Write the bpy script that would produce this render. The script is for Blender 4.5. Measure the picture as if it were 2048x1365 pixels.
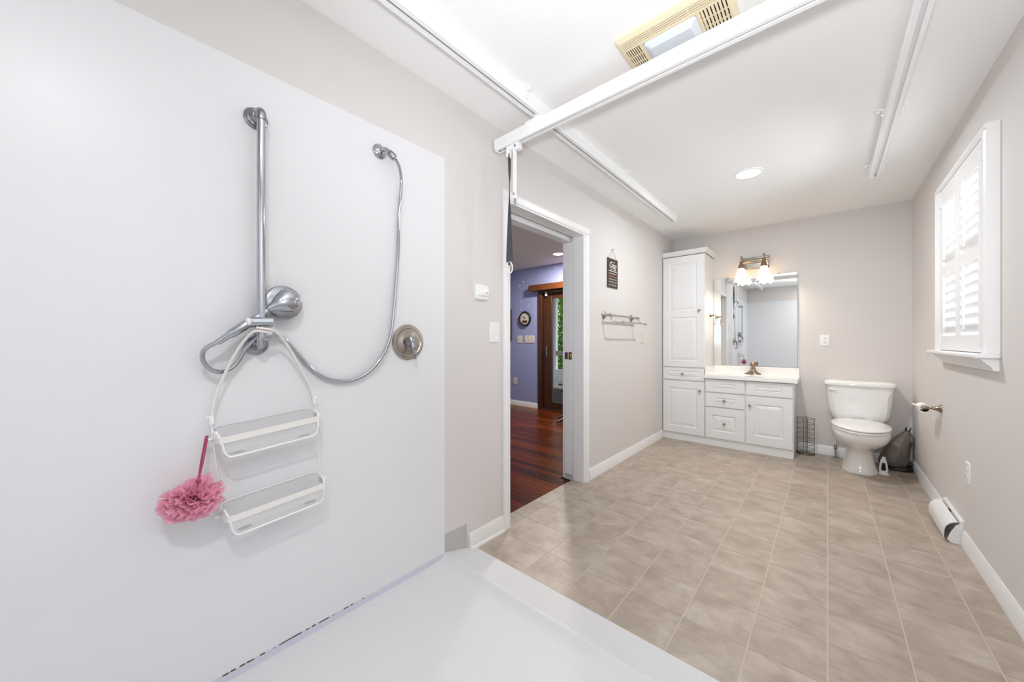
import bpy, bmesh, math, random
from mathutils import Vector, Matrix, noise

for o in list(bpy.data.objects):
    bpy.data.objects.remove(o)
sc = bpy.context.scene
COL = sc.collection
random.seed(7)
PI = math.pi

# ------------------------------------------------------------------ camera
cam_d = bpy.data.cameras.new('camera')
cam_d.sensor_width = 36.0
cam_d.lens = 719.32 / 2048 * 36.0
cam_d.clip_start = 0.02
cam_d.clip_end = 200
cam = bpy.data.objects.new('camera', cam_d)
COL.objects.link(cam)
cam.location = (0, 0, 1.155)
cam.rotation_euler = (PI / 2, 0, math.radians(41.258))
sc.camera = cam

# ------------------------------------------------------------------ world, lights, exposure
EXPOSURE = 0.12
sc.view_settings.view_transform = 'Standard'
sc.view_settings.look = 'None'
sc.view_settings.gamma = 1.0
sc.view_settings.use_curve_mapping = False
sc.view_settings.exposure = EXPOSURE
sc.cycles.diffuse_bounces = 5
sc.cycles.glossy_bounces = 4
sc.cycles.transmission_bounces = 4
sc.cycles.transparent_max_bounces = 6
sc.cycles.max_bounces = 7
sc.cycles.adaptive_threshold = 0.03
sc.cycles.caustics_reflective = False
sc.cycles.sample_clamp_indirect = 6.0

world = bpy.data.worlds.new('overcast_sky')
sc.world = world
world.use_nodes = True
bg = world.node_tree.nodes['Background']
bg.inputs['Color'].default_value = (0.86, 0.93, 1.0, 1)
bg.inputs['Strength'].default_value = 2.2

def add_light(name, kind, loc, power, color=(1, 1, 1), size=0.1, rot=(0, 0, 0), shape=None, size_y=None, spread=None):
    d = bpy.data.lights.new(name, kind)
    d.energy = power
    d.color = color
    if kind == 'AREA':
        d.size = size
        if shape:
            d.shape = shape
        if size_y:
            d.size_y = size_y
        if spread:
            d.spread = spread
    else:
        d.shadow_soft_size = size
    o = bpy.data.objects.new(name, d)
    COL.objects.link(o)
    o.location = loc
    o.rotation_euler = rot
    return o

FLASH_W, CAN_W, SHOWER_CAN_W, WINDOW_W, SHADE_E, BULB_W, SUNROOM_W = 102.0, 18.2, 12.2, 84.0, 2.8, 8.5, 42.0
# the photographer's flash just above the camera
fl = add_light('camera_flash', 'SPOT', (0.03, -0.04, 1.40), FLASH_W, (0.93, 0.965, 1.0), 0.09)
fl.data.spot_size = math.radians(146)
fl.data.spot_blend = 1.0
fl.rotation_euler = Vector((-0.02, 1.0, 0.66)).to_track_quat('-Z', 'Y').to_euler()
# recessed ceiling lamps: the one in view and its twin over the shower behind the camera
add_light('ceiling_can_light', 'AREA', (-0.456, 3.26, 2.4285), CAN_W, (0.93, 0.97, 1.0), 0.14, shape='DISK')
add_light('shower_can_light', 'AREA', (0.0, -0.20, 2.4285), SHOWER_CAN_W, (0.975, 0.985, 1.0), 0.14, shape='DISK')
# daylight entering at the bathroom window pane
add_light('window_daylight', 'AREA', (0.80, 3.15, 1.62), WINDOW_W, (0.88, 0.945, 1.0), 0.9, rot=(0, PI / 2, 0), shape='RECTANGLE', size_y=0.9)
# recessed lamp of the adjoining room
add_light('sunroom_can_light', 'AREA', (-2.93, 4.36, 2.405), SUNROOM_W, (1.0, 0.93, 0.84), 0.13, shape='DISK')

# ------------------------------------------------------------------ constants of the place
L, R, B, FRONT, CEIL = -1.49, 0.58, 4.855, -0.84, 2.44
WX = -1.69          # far face of the double wall with the pocket door
FY, FCEIL = 4.90, 2.42   # adjoining room: glass-door wall and ceiling

# ------------------------------------------------------------------ materials
def lin(c):
    r = []
    for v in c:
        v /= 255.0
        r.append(v / 12.92 if v <= 0.04045 else ((v + 0.055) / 1.055) ** 2.4)
    return (*r, 1.0)

def mat(name, col, rough=0.5, metal=0.0, spec=0.5, coat=0.0, bump=0.0, bump_scale=200.0, var=0.0, var_scale=3.0,
        emit=None, emit_s=0.0, trans=0.0, alpha=1.0, sss=0.0, ior=1.45):
    m = bpy.data.materials.new(name)
    m.use_nodes = True
    nt = m.node_tree
    b = nt.nodes['Principled BSDF']
    b.inputs['Base Color'].default_value = lin(col)
    b.inputs['Roughness'].default_value = rough
    b.inputs['Metallic'].default_value = metal
    b.inputs['Specular IOR Level'].default_value = spec
    b.inputs['Coat Weight'].default_value = coat
    b.inputs['Coat Roughness'].default_value = 0.08
    b.inputs['Transmission Weight'].default_value = trans
    b.inputs['IOR'].default_value = ior
    b.inputs['Alpha'].default_value = alpha
    if sss:
        b.inputs['Subsurface Weight'].default_value = sss
        b.inputs['Subsurface Radius'].default_value = (0.01, 0.008, 0.008)
    if emit:
        b.inputs['Emission Color'].default_value = lin(emit)
        b.inputs['Emission Strength'].default_value = emit_s
    geo = nt.nodes.new('ShaderNodeNewGeometry')
    if var:
        n = nt.nodes.new('ShaderNodeTexNoise')
        n.inputs['Scale'].default_value = var_scale
        n.inputs['Detail'].default_value = 4
        nt.links.new(geo.outputs['Position'], n.inputs['Vector'])
        mix = nt.nodes.new('ShaderNodeMix')
        mix.data_type = 'RGBA'
        mix.inputs['A'].default_value = lin([max(0, c * (1 - var)) for c in col])
        mix.inputs['B'].default_value = lin([min(255, c * (1 + var)) for c in col])
        nt.links.new(n.outputs['Fac'], mix.inputs['Factor'])
        nt.links.new(mix.outputs['Result'], b.inputs['Base Color'])
    if bump:
        n = nt.nodes.new('ShaderNodeTexNoise')
        n.inputs['Scale'].default_value = bump_scale
        nt.links.new(geo.outputs['Position'], n.inputs['Vector'])
        bp = nt.nodes.new('ShaderNodeBump')
        bp.inputs['Strength'].default_value = bump
        bp.inputs['Distance'].default_value = 0.002
        nt.links.new(n.outputs['Fac'], bp.inputs['Height'])
        nt.links.new(bp.outputs['Normal'], b.inputs['Normal'])
    return m

M = {}
M['wall'] = mat('beige_wall_paint', (220, 215, 212), 0.62, var=0.012, var_scale=1.6, bump=0.08, bump_scale=160, spec=0.3)
M['ceiling'] = mat('white_ceiling_paint', (249, 248, 247), 0.8, bump=0.05, bump_scale=120, spec=0.2)
M['panel'] = mat('white_acrylic_panel', (229, 229, 231), 0.34, spec=0.4, var=0.006, var_scale=1.2)
M['pan'] = mat('white_textured_pan', (220, 220, 221), 0.45, bump=0.35, bump_scale=420, var=0.012, var_scale=90)
M['trim'] = mat('white_gloss_trim', (240, 239, 239), 0.32, var=0.01, var_scale=6)
M['wornwhite'] = mat('worn_white_trim', (236, 234, 231), 0.4, var=0.03, var_scale=18)
M['cabinet'] = mat('white_thermofoil', (236, 236, 236), 0.28)
M['counter'] = mat('white_cultured_marble', (243, 241, 239), 0.14, var=0.012, var_scale=9, coat=0.3)
M['porcelain'] = mat('white_porcelain', (243, 242, 240), 0.08, coat=0.5)
M['plastic'] = mat('white_plastic', (238, 238, 236), 0.35)
M['plasticoff'] = mat('ivory_plastic', (222, 208, 196), 0.4)
M['paintedplate'] = mat('painted_plate', (219, 211, 204), 0.5)
M['alu'] = mat('white_powder_coat', (246, 246, 246), 0.38)
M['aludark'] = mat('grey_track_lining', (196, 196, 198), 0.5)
M['slotshade'] = mat('slot_shade_grey', (150, 150, 153), 0.5)  # shade inside the track slots, put into the colour
M['slotshadepale'] = mat('slot_shade_pale', (226, 226, 227), 0.5)  # paler copy of the slot shade, for the window-side rail
M['chrome'] = mat('polished_chrome', (184, 187, 193), 0.08, metal=1.0)
M['chromedull'] = mat('dull_chrome', (156, 157, 161), 0.2, metal=1.0)
M['nickel'] = mat('brushed_nickel', (176, 168, 158), 0.26, metal=1.0)
M['bronze'] = mat('antique_nickel', (158, 140, 122), 0.24, metal=1.0)
M['brass'] = mat('brass', (206, 172, 112), 0.25, metal=1.0)
M['darkmetal'] = mat('dark_wire', (132, 123, 114), 0.35, metal=0.9)
M['black'] = mat('black_plastic', (24, 22, 22), 0.5)
M['dark'] = mat('dark_hollow', (38, 30, 24), 0.9)
M['strap'] = mat('charcoal_webbing', (74, 74, 82), 0.85, bump=0.6, bump_scale=900)
M['mirror'] = mat('mirror_glass', (246, 249, 248), 0.0, metal=1.0)
M['mirroredge'] = mat('mirror_bevel', (170, 172, 172), 0.1, metal=1.0)
M['cream'] = mat('yellowed_cream_plastic', (238, 224, 192), 0.45)
M['lens'] = mat('frosted_lens', (222, 228, 236), 0.25, coat=0.3)
M['shade'] = mat('lit_frosted_glass', (250, 236, 214), 0.4, emit=(255, 216, 158), emit_s=SHADE_E)
M['canlit'] = mat('lit_lamp_lens', (255, 250, 240), 0.5, emit=(255, 246, 228), emit_s=6.0)
M['caddy'] = mat('frosted_clear_plastic', (244, 244, 245), 0.22, alpha=0.26)
M['caddyrim'] = mat('white_caddy_rim', (240, 240, 240), 0.3)
M['caddyband'] = mat('cream_caddy_band', (238, 234, 229), 0.35)
M['caddyhole'] = mat('grey_drain_slot', (150, 147, 140), 0.5)
M['pinkcord'] = mat('raspberry_cord', (184, 74, 110), 0.7, bump=0.8, bump_scale=900)
M['signwood'] = mat('dark_brown_board', (62, 48, 42), 0.6, var=0.08, var_scale=30)
M['signink'] = mat('cream_ink', (232, 224, 214), 0.7)
M['signred'] = mat('coral_ink', (214, 138, 112), 0.7)
M['bag'] = mat('taupe_plastic_bag', (112, 103, 97), 0.42, bump=0.6, bump_scale=45)
M['bagblack'] = mat('black_plastic_bag', (34, 33, 32), 0.3, bump=0.6, bump_scale=45)
M['paper'] = mat('white_tissue', (244, 240, 236), 0.9, bump=0.3, bump_scale=300)
M['card'] = mat('brown_cardboard', (120, 88, 62), 0.9)
M['stripblue'] = mat('bluish_caulk_strip', (203, 205, 217), 0.4)
M['mildew'] = mat('mildew', (70, 66, 62), 0.9)
M['barewall'] = mat('unpainted_grey_patch', (190, 187, 185), 0.8)
M['purple'] = mat('periwinkle_wall_paint', (156, 161, 205), 0.7, var=0.015, var_scale=4)
M['fceil'] = mat('adjoining_ceiling_paint', (238, 233, 229), 0.85)
M['walnut'] = mat('dark_stained_wood', (66, 36, 22), 0.35, var=0.22, var_scale=14)
M['walnut2'] = mat('chestnut_stained_wood', (96, 54, 26), 0.35, var=0.15, var_scale=14)
M['porchwhite'] = mat('porch_white', (226, 224, 222), 0.6)
M['porchbeige'] = mat('porch_beige', (176, 160, 146), 0.7)
M['deck'] = mat('deck_boards', (196, 190, 180), 0.7)
M['wicker'] = mat('grey_slats', (112, 110, 106), 0.7)
M['grass'] = mat('lawn', (84, 112, 52), 0.9, var=0.2, var_scale=3)
M['bark'] = mat('bark', (86, 68, 52), 0.9)
M['clockface'] = mat('clock_print', (206, 196, 188), 0.6, var=0.25, var_scale=70)
M['clockred'] = mat('clock_print_maroon', (96, 42, 36), 0.6)
M['heater'] = mat('white_deflector_plastic', (240, 240, 240), 0.3)
M['blueled'] = mat('blue_led', (60, 60, 255), 0.4, emit=(90, 90, 255), emit_s=0.9)
M['cyanled'] = mat('pale_cyan_led', (200, 250, 255), 0.4, emit=(210, 240, 255), emit_s=1.2)

def glass_material():
    m = bpy.data.materials.new('clear_glass')
    m.use_nodes = True
    nt = m.node_tree
    nt.nodes.remove(nt.nodes['Principled BSDF'])
    tr = nt.nodes.new('ShaderNodeBsdfTransparent')
    tr.inputs['Color'].default_value = (0.96, 0.975, 0.97, 1)
    gl = nt.nodes.new('ShaderNodeBsdfGlossy')
    gl.inputs['Roughness'].default_value = 0.02
    mx = nt.nodes.new('ShaderNodeMixShader')
    fr = nt.nodes.new('ShaderNodeFresnel')
    fr.inputs['IOR'].default_value = 1.35
    nt.links.new(fr.outputs['Fac'], mx.inputs['Fac'])
    nt.links.new(tr.outputs['BSDF'], mx.inputs[1])
    nt.links.new(gl.outputs['BSDF'], mx.inputs[2])
    nt.links.new(mx.outputs['Shader'], nt.nodes['Material Output'].inputs['Surface'])
    return m
M['glass'] = glass_material()
for k_ in ('shade', 'canlit', 'blueled', 'cyanled'):
    M[k_].cycles.emission_sampling = 'NONE'

def mesh_cloth_material():
    m = bpy.data.materials.new('pink_mesh')
    m.use_nodes = True
    nt = m.node_tree
    nt.nodes.remove(nt.nodes['Principled BSDF'])
    g = nt.nodes.new('ShaderNodeNewGeometry')
    n = nt.nodes.new('ShaderNodeTexNoise')
    n.inputs['Scale'].default_value = 70
    nt.links.new(g.outputs['Position'], n.inputs['Vector'])
    cr = nt.nodes.new('ShaderNodeValToRGB')
    cr.color_ramp.elements[0].color = lin((246, 166, 193))
    cr.color_ramp.elements[1].color = lin((255, 206, 222))
    nt.links.new(n.outputs['Fac'], cr.inputs['Fac'])
    di = nt.nodes.new('ShaderNodeBsdfDiffuse')
    tl = nt.nodes.new('ShaderNodeBsdfTranslucent')
    tp_ = nt.nodes.new('ShaderNodeBsdfTransparent')
    nt.links.new(cr.outputs['Color'], di.inputs['Color'])
    nt.links.new(cr.outputs['Color'], tl.inputs['Color'])
    mx = nt.nodes.new('ShaderNodeMixShader')
    mx.inputs['Fac'].default_value = 0.42
    nt.links.new(di.outputs['BSDF'], mx.inputs[1])
    nt.links.new(tl.outputs['BSDF'], mx.inputs[2])
    m2 = nt.nodes.new('ShaderNodeMixShader')
    m2.inputs['Fac'].default_value = 0.15
    nt.links.new(mx.outputs['Shader'], m2.inputs[1])
    nt.links.new(tp_.outputs['BSDF'], m2.inputs[2])
    nt.links.new(m2.outputs['Shader'], nt.nodes['Material Output'].inputs['Surface'])
    return m
M['pink'] = mesh_cloth_material()

def leaf_material():
    m = bpy.data.materials.new('evergreen_foliage')
    m.use_nodes = True
    nt = m.node_tree
    b = nt.nodes['Principled BSDF']
    b.inputs['Roughness'].default_value = 0.6
    g = nt.nodes.new('ShaderNodeNewGeometry')
    n = nt.nodes.new('ShaderNodeTexNoise')
    n.inputs['Scale'].default_value = 6
    n.inputs['Detail'].default_value = 5
    nt.links.new(g.outputs['Position'], n.inputs['Vector'])
    cr = nt.nodes.new('ShaderNodeValToRGB')
    cr.color_ramp.elements[0].position = 0.35
    cr.color_ramp.elements[0].color = lin((70, 106, 38))
    cr.color_ramp.elements[1].position = 0.68
    cr.color_ramp.elements[1].color = lin((160, 194, 78))
    nt.links.new(n.outputs['Fac'], cr.inputs['Fac'])
    nt.links.new(cr.outputs['Color'], b.inputs['Base Color'])
    return m
M['leaf'] = leaf_material()

def tile_material():
    m = bpy.data.materials.new('stone_print_vinyl')
    m.use_nodes = True
    nt = m.node_tree
    N, K = nt.nodes, nt.links
    b = N['Principled BSDF']
    b.inputs['Roughness'].default_value = 0.42
    g = N.new('ShaderNodeNewGeometry')
    oi = N.new('ShaderNodeObjectInfo')
    add = N.new('ShaderNodeVectorMath')
    add.operation = 'MULTIPLY_ADD'
    comb = N.new('ShaderNodeCombineXYZ')
    K.new(oi.outputs['Random'], comb.inputs['Z'])
    add.inputs[1].default_value = (1, 1, 0)
    K.new(g.outputs['Position'], add.inputs[0])
    sc2 = N.new('ShaderNodeVectorMath')
    sc2.operation = 'SCALE'
    sc2.inputs['Scale'].default_value = 9.0
    K.new(comb.outputs['Vector'], sc2.inputs[0])
    K.new(sc2.outputs['Vector'], add.inputs[2])
    n1 = N.new('ShaderNodeTexNoise')
    n1.inputs['Scale'].default_value = 7.0
    n1.inputs['Detail'].default_value = 6
    n1.inputs['Roughness'].default_value = 0.6
    n1.inputs['Distortion'].default_value = 0.4
    K.new(add.outputs['Vector'], n1.inputs['Vector'])
    # streaks running across the room
    mp = N.new('ShaderNodeMapping')
    mp.inputs['Scale'].default_value = (5.0, 24.0, 5.0)
    mp.inputs['Rotation'].default_value = (0, 0, 0.25)
    K.new(add.outputs['Vector'], mp.inputs['Vector'])
    n2 = N.new('ShaderNodeTexNoise')
    n2.inputs['Scale'].default_value = 1.4
    n2.inputs['Detail'].default_value = 7
    n2.inputs['Roughness'].default_value = 0.7
    K.new(mp.outputs['Vector'], n2.inputs['Vector'])
    mx = N.new('ShaderNodeMix')
    mx.data_type = 'FLOAT'
    mx.inputs['Factor'].default_value = 0.28
    K.new(n1.outputs['Fac'], mx.inputs['A'])
    K.new(n2.outputs['Fac'], mx.inputs['B'])
    cr = N.new('ShaderNodeValToRGB')
    e = cr.color_ramp.elements
    e[0].position = 0.33
    e[0].color = lin((153, 138, 124))
    e[1].position = 0.66
    e[1].color = lin((192, 180, 167))
    mid = cr.color_ramp.elements.new(0.5)
    mid.color = lin((173, 159, 145))
    K.new(mx.outputs['Result'], cr.inputs['Fac'])
    K.new(cr.outputs['Color'], b.inputs['Base Color'])
    return m
M['tile'] = tile_material()
M['grout'] = mat('pale_grout', (198, 186, 170), 0.6)

def plank_material():
    m = bpy.data.materials.new('dark_hardwood')
    m.use_nodes = True
    nt = m.node_tree
    N, K = nt.nodes, nt.links
    b = N['Principled BSDF']
    b.inputs['Roughness'].default_value = 0.27
    b.inputs['Specular IOR Level'].default_value = 0.2
    g = N.new('ShaderNodeNewGeometry')
    oi = N.new('ShaderNodeObjectInfo')
    mp = N.new('ShaderNodeMapping')
    mp.inputs['Scale'].default_value = (1.2, 26, 1)
    K.new(g.outputs['Position'], mp.inputs['Vector'])
    n = N.new('ShaderNodeTexNoise')
    n.inputs['Scale'].default_value = 2.0
    n.inputs['Detail'].default_value = 6
    K.new(mp.outputs['Vector'], n.inputs['Vector'])
    ad = N.new('ShaderNodeMath')
    ad.operation = 'MULTIPLY_ADD'
    ad.inputs[1].default_value = 0.38
    K.new(oi.outputs['Random'], ad.inputs[0])
    sb = N.new('ShaderNodeMath')
    sb.operation = 'MULTIPLY'
    sb.inputs[1].default_value = 0.6
    K.new(n.outputs['Fac'], sb.inputs[0])
    K.new(sb.outputs[0], ad.inputs[2])
    cr = N.new('ShaderNodeValToRGB')
    e = cr.color_ramp.elements
    e[0].position = 0.25
    e[0].color = lin((62, 22, 5))
    e[1].position = 0.85
    e[1].color = lin((128, 58, 14))
    K.new(ad.outputs[0], cr.inputs['Fac'])
    K.new(cr.outputs['Color'], b.inputs['Base Color'])
    bp = N.new('ShaderNodeBump')
    bp.inputs['Strength'].default_value = 0.25
    bp.inputs['Distance'].default_value = 0.003
    n3 = N.new('ShaderNodeTexNoise')
    n3.inputs['Scale'].default_value = 14
    K.new(g.outputs['Position'], n3.inputs['Vector'])
    K.new(n3.outputs['Fac'], bp.inputs['Height'])
    K.new(bp.outputs['Normal'], b.inputs['Normal'])
    return m
M['plank'] = plank_material()

# ------------------------------------------------------------------ geometry helpers
def frame(fn):
    """4x4 matrix from a function local (a, b, c) -> world."""
    o = Vector(fn(0, 0, 0))
    cols = [Vector(fn(1, 0, 0)) - o, Vector(fn(0, 1, 0)) - o, Vector(fn(0, 0, 1)) - o]
    m = Matrix.Identity(4)
    for i in range(3):
        for j in range(3):
            m[j][i] = cols[i][j]
        m[i][3] = o[i]
    return m
ML = frame(lambda a, b, c: (L + b, a, c))          # left wall: a = along, b = out of the wall, c = up
MR = frame(lambda a, b, c: (R - b, a, c))
MB = frame(lambda a, b, c: (a, B - b, c))
MC = frame(lambda a, b, c: (a, b, CEIL - c))
MF = frame(lambda a, b, c: (a, FY - b, c))
MW = Matrix.Identity(4)

ORIGIN = {}

class G:
    def __init__(self, m=MW):
        self.bm = bmesh.new()
        self.m = m
    def face(self, vs):
        try:
            return self.bm.faces.new(vs)
        except ValueError:
            return None
    def vert(self, p):
        return self.bm.verts.new(p)
    def box(self, x0, x1, y0, y1, z0, z1):
        v = [self.vert((x, y, z)) for z in (z0, z1) for y in (y0, y1) for x in (x0, x1)]
        for q in ((0, 1, 3, 2), (4, 6, 7, 5), (0, 4, 5, 1), (2, 3, 7, 6), (0, 2, 6, 4), (1, 5, 7, 3)):
            self.face([v[i] for i in q])
        return self
    def loft(self, rings, caps=True, closed=False):
        vv = [[self.vert(p) for p in r] for r in rings]
        n = len(vv[0])
        pairs = list(zip(vv, vv[1:]))
        if closed:
            pairs.append((vv[-1], vv[0]))
        for a, b in pairs:
            for i in range(n):
                j = (i + 1) % n
                self.face([a[i], a[j], b[j], b[i]])
        if caps and not closed:
            self.face(list(reversed(vv[0])))
            self.face(vv[-1])
        return self
    def tube(self, pts, r, n=10, closed=False, caps=True, flat=None):
        pts = [Vector(p) for p in pts]
        k = len(pts)
        rr = r if isinstance(r, (list, tuple)) else [r] * k
        rings = []
        t0 = None
        for i in range(k):
            if closed:
                t = pts[(i + 1) % k] - pts[i - 1]
            else:
                t = pts[min(i + 1, k - 1)] - pts[max(i - 1, 0)]
            t.normalize()
            if t0 is None:
                up = Vector((0, 0, 1)) if abs(t.z) < 0.9 else Vector((1, 0, 0))
                nx = t.cross(up).normalized()
            else:
                q = t0.rotation_difference(t)
                nx = (q @ nx).normalized()
            ny = t.cross(nx).normalized()
            t0 = t
            fl = flat or (1, 1)
            rings.append([pts[i] + nx * (rr[i] * fl[0] * math.cos(2 * PI * j / n)) + ny * (rr[i] * fl[1] * math.sin(2 * PI * j / n)) for j in range(n)])
        return self.loft(rings, caps, closed)
    def cyl(self, p0, p1, r0, r1=None, n=20):
        return self.tube([p0, p1], [r0, r0 if r1 is None else r1], n)
    def lathe(self, prof, origin, axis, n=28, caps=True):
        o = Vector(origin)
        ax = Vector(axis).normalized()
        up = Vector((0, 0, 1)) if abs(ax.z) < 0.9 else Vector((1, 0, 0))
        ux = ax.cross(up).normalized()
        uy = ax.cross(ux)
        rings = [[o + ax * h + ux * (max(r, 1e-4) * math.cos(2 * PI * j / n)) + uy * (max(r, 1e-4) * math.sin(2 * PI * j / n)) for j in range(n)] for r, h in prof]
        return self.loft(rings, caps)
    def prism(self, poly, axis, a, b):
        """extrude a 2D polygon along local axis 0, 1 or 2"""
        def p(q, s):
            v = list(q)
            v.insert(axis, s)
            return v
        v0 = [self.vert(p(q, a)) for q in poly]
        v1 = [self.vert(p(q, b)) for q in poly]
        n = len(poly)
        for i in range(n):
            j = (i + 1) % n
            self.face([v0[i], v0[j], v1[j], v1[i]])
        self.face(list(reversed(v0)))
        self.face(v1)
        return self
    def sphere(self, c, r, n=14, s=(1, 1, 1)):
        res = bmesh.ops.create_uvsphere(self.bm, u_segments=n, v_segments=max(6, n // 2), radius=r)
        for v in res['verts']:
            v.co = Vector((v.co.x * s[0] + c[0], v.co.y * s[1] + c[1], v.co.z * s[2] + c[2]))
        return self
    def build_each(self, name, material, parent, groups=None, **kw):
        """one object for every loose piece of the mesh"""
        bm = self.bm
        bm.verts.index_update()
        bm.verts.ensure_lookup_table()
        seen = set()
        made = []
        for v0 in bm.verts:
            if v0.index in seen:
                continue
            stack, isl = [v0], []
            seen.add(v0.index)
            while stack:
                v = stack.pop()
                isl.append(v)
                for e in v.link_edges:
                    w_ = e.other_vert(v)
                    if w_.index not in seen:
                        seen.add(w_.index)
                        stack.append(w_)
            g2 = G(self.m)
            mp = {v: g2.vert(v.co) for v in isl}
            for f in {f for v in isl for f in v.link_faces}:
                g2.face([mp[v] for v in f.verts])
            made.append(g2.build(name, material, parent, **kw))
        bm.free()
        return made
    def build(self, name, material, parent=None, smooth=None, bevel=0.0, seg=2, origin=None, subsurf=0):
        bm = self.bm
        bm.verts.index_update()
        bm.transform(self.m)
        bmesh.ops.recalc_face_normals(bm, faces=bm.faces)
        if parent is not None:
            org = ORIGIN[parent.name]
        elif origin is not None:
            org = Vector(origin)
        else:
            xs = [v.co for v in bm.verts]
            org = Vector(((min(v.x for v in xs) + max(v.x for v in xs)) / 2, (min(v.y for v in xs) + max(v.y for v in xs)) / 2, min(v.z for v in xs)))
        bm.transform(Matrix.Translation(-org))
        me = bpy.data.meshes.new(name)
        bm.to_mesh(me)
        bm.free()
        me.materials.append(M[material])
        if smooth is not None:
            me.shade_smooth()
            me.set_sharp_from_angle(angle=math.radians(smooth))
        o = bpy.data.objects.new(name, me)
        COL.objects.link(o)
        ORIGIN[o.name] = org
        if parent is not None:
            o.parent = parent
        else:
            o.location = org
        if bevel:
            bv = o.modifiers.new('bevel', 'BEVEL')
            bv.width = bevel
            bv.segments = seg
            bv.limit_method = 'ANGLE'
            bv.angle_limit = math.radians(40)
            me.shade_smooth()
            me.set_sharp_from_angle(angle=math.radians(50))
        if subsurf:
            ss = o.modifiers.new('subsurf', 'SUBSURF')
            ss.levels = ss.render_levels = subsurf
        return o

def tag(o, label, cat, group=None, kind=None):
    if label:
        o['label'] = label
    if cat:
        o['category'] = cat
    if group:
        o['group'] = group
    if kind:
        o['kind'] = kind
    return o

def thing(name, loc, label, cat, group=None, kind=None):
    o = bpy.data.objects.new(name, None)
    o.empty_display_size = 0.05
    COL.objects.link(o)
    o.location = loc
    ORIGIN[o.name] = Vector(loc)
    return tag(o, label, cat, group, kind)

def struct(o, label=None):
    o['kind'] = 'structure'
    if label:
        o['label'] = label
    return o

def spline(pts, per=8, closed=False):
    P = [Vector(p) for p in pts]
    out = []
    n = len(P)
    for i in range(n if closed else n - 1):
        if closed:
            a, b, c, d = P[i - 1], P[i], P[(i + 1) % n], P[(i + 2) % n]
        else:
            a, b, c, d = P[max(i - 1, 0)], P[i], P[i + 1], P[min(i + 2, n - 1)]
        for k in range(per):
            t = k / per
            out.append(0.5 * ((2 * b) + (c - a) * t + (2 * a - 5 * b + 4 * c - d) * t * t + (3 * b - a - 3 * c + d) * t ** 3))
    if not closed:
        out.append(P[-1])
    return out

def rrect(x0, x1, y0, y1, r, n=5):
    """rounded rectangle outline"""
    pts = []
    for cx, cy, a0 in ((x1 - r, y1 - r, 0), (x0 + r, y1 - r, PI / 2), (x0 + r, y0 + r, PI), (x1 - r, y0 + r, 1.5 * PI)):
        for k in range(n + 1):
            a = a0 + PI / 2 * k / n
            pts.append((cx + r * math.cos(a), cy + r * math.sin(a)))
    return pts

# ================================================================== the room shell
# floor: pale grout bed with separate stone-print tiles
T = 0.2286
DOOR0, DOOR1, DOORTOP = 1.672, 2.575, 2.015
THRESH = -1.598
g = G()
g.box(L, R, 1.36, B, -0.05, -0.0012)
g.box(THRESH, L, DOOR0 - 0.02, DOOR1 + 0.02, -0.05, -0.0012)
floor = struct(g.build('floor', 'grout', origin=(0, 0, 0)), 'beige stone-print tile floor of the bathroom')
gap = 0.0022
tile_cache = {}
def tile(x0, x1, y0, y1):
    key = (round(x1 - x0, 4), round(y1 - y0, 4))
    if key not in tile_cache:
        hx, hy = (x1 - x0) / 2, (y1 - y0) / 2
        bm = bmesh.new()
        e = 0.0008
        low = [bm.verts.new(p) for p in ((-hx, -hy, -0.004), (hx, -hy, -0.004), (hx, hy, -0.004), (-hx, hy, -0.004))]
        top = [bm.verts.new(p) for p in ((-hx + e, -hy + e, 0), (hx - e, -hy + e, 0), (hx - e, hy - e, 0), (-hx + e, hy - e, 0))]
        for i in range(4):
            j = (i + 1) % 4
            bm.faces.new([low[i], low[j], top[j], top[i]])
        bm.faces.new(top)
        me = bpy.data.meshes.new('tile')
        bm.to_mesh(me)
        bm.free()
        me.materials.append(M['tile'])
        tile_cache[key] = me
    o = bpy.data.objects.new('tile', tile_cache[key])
    COL.objects.link(o)
    o.parent = floor
    o.location = ((x0 + x1) / 2, (y0 + y1) / 2, 0)
for i in range(-7, 3):
    for j in range(6, 22):
        x0, x1, y0, y1 = i * T + gap, (i + 1) * T - gap, j * T + gap * 0.55, (j + 1) * T - gap * 0.55
        y0 = max(y0, 1.36)
        y1 = min(y1, B)
        xx0, xx1 = max(x0, L), min(x1, R)
        if xx1 - xx0 > 0.02 and y1 - y0 > 0.02:
            # strip of tile running on into the doorway
            if x0 < L and DOOR0 - 0.02 < y1 and y0 < DOOR1 + 0.02:
                pass
            tile(xx0, xx1, y0, y1)
        if x0 < L:
            a, b_ = max(y0, DOOR0 - 0.02), min(y1, DOOR1 + 0.02)
            if b_ - a > 0.02:
                tile(max(x0, THRESH), L, a, b_)

# shower pan with its low ramped curb
g = G()
g.prism([(FRONT, -0.05), (FRONT, 0.036), (1.02, 0.038), (1.10, 0.040), (1.146, 0.046), (1.160, 0.059), (1.170, 0.0605), (1.182, 0.056), (1.355, 0.010), (1.372, 0.008), (1.3745, 0.0), (1.3745, -0.05)], 0, L, R)
struct(g.build('shower_pan', 'pan', bevel=0.002, origin=(0, 0, 0)), 'white low-threshold shower floor with a ramped curb')

# left wall with the doorway
g = G()
g.box(WX, L, FRONT - 0.1, DOOR0 - 0.02, -0.05, CEIL + 0.05)
g.box(WX, L, DOOR1 + 0.02, B + 0.1, -0.05, CEIL + 0.05)
g.box(WX, L, DOOR0 - 0.02, DOOR1 + 0.02, DOORTOP + 0.02, CEIL + 0.05)
wall_left = struct(g.build('wall_left', 'wall', origin=(0, 0, 0)), 'beige wall with the shower panel and doorway')
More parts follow.
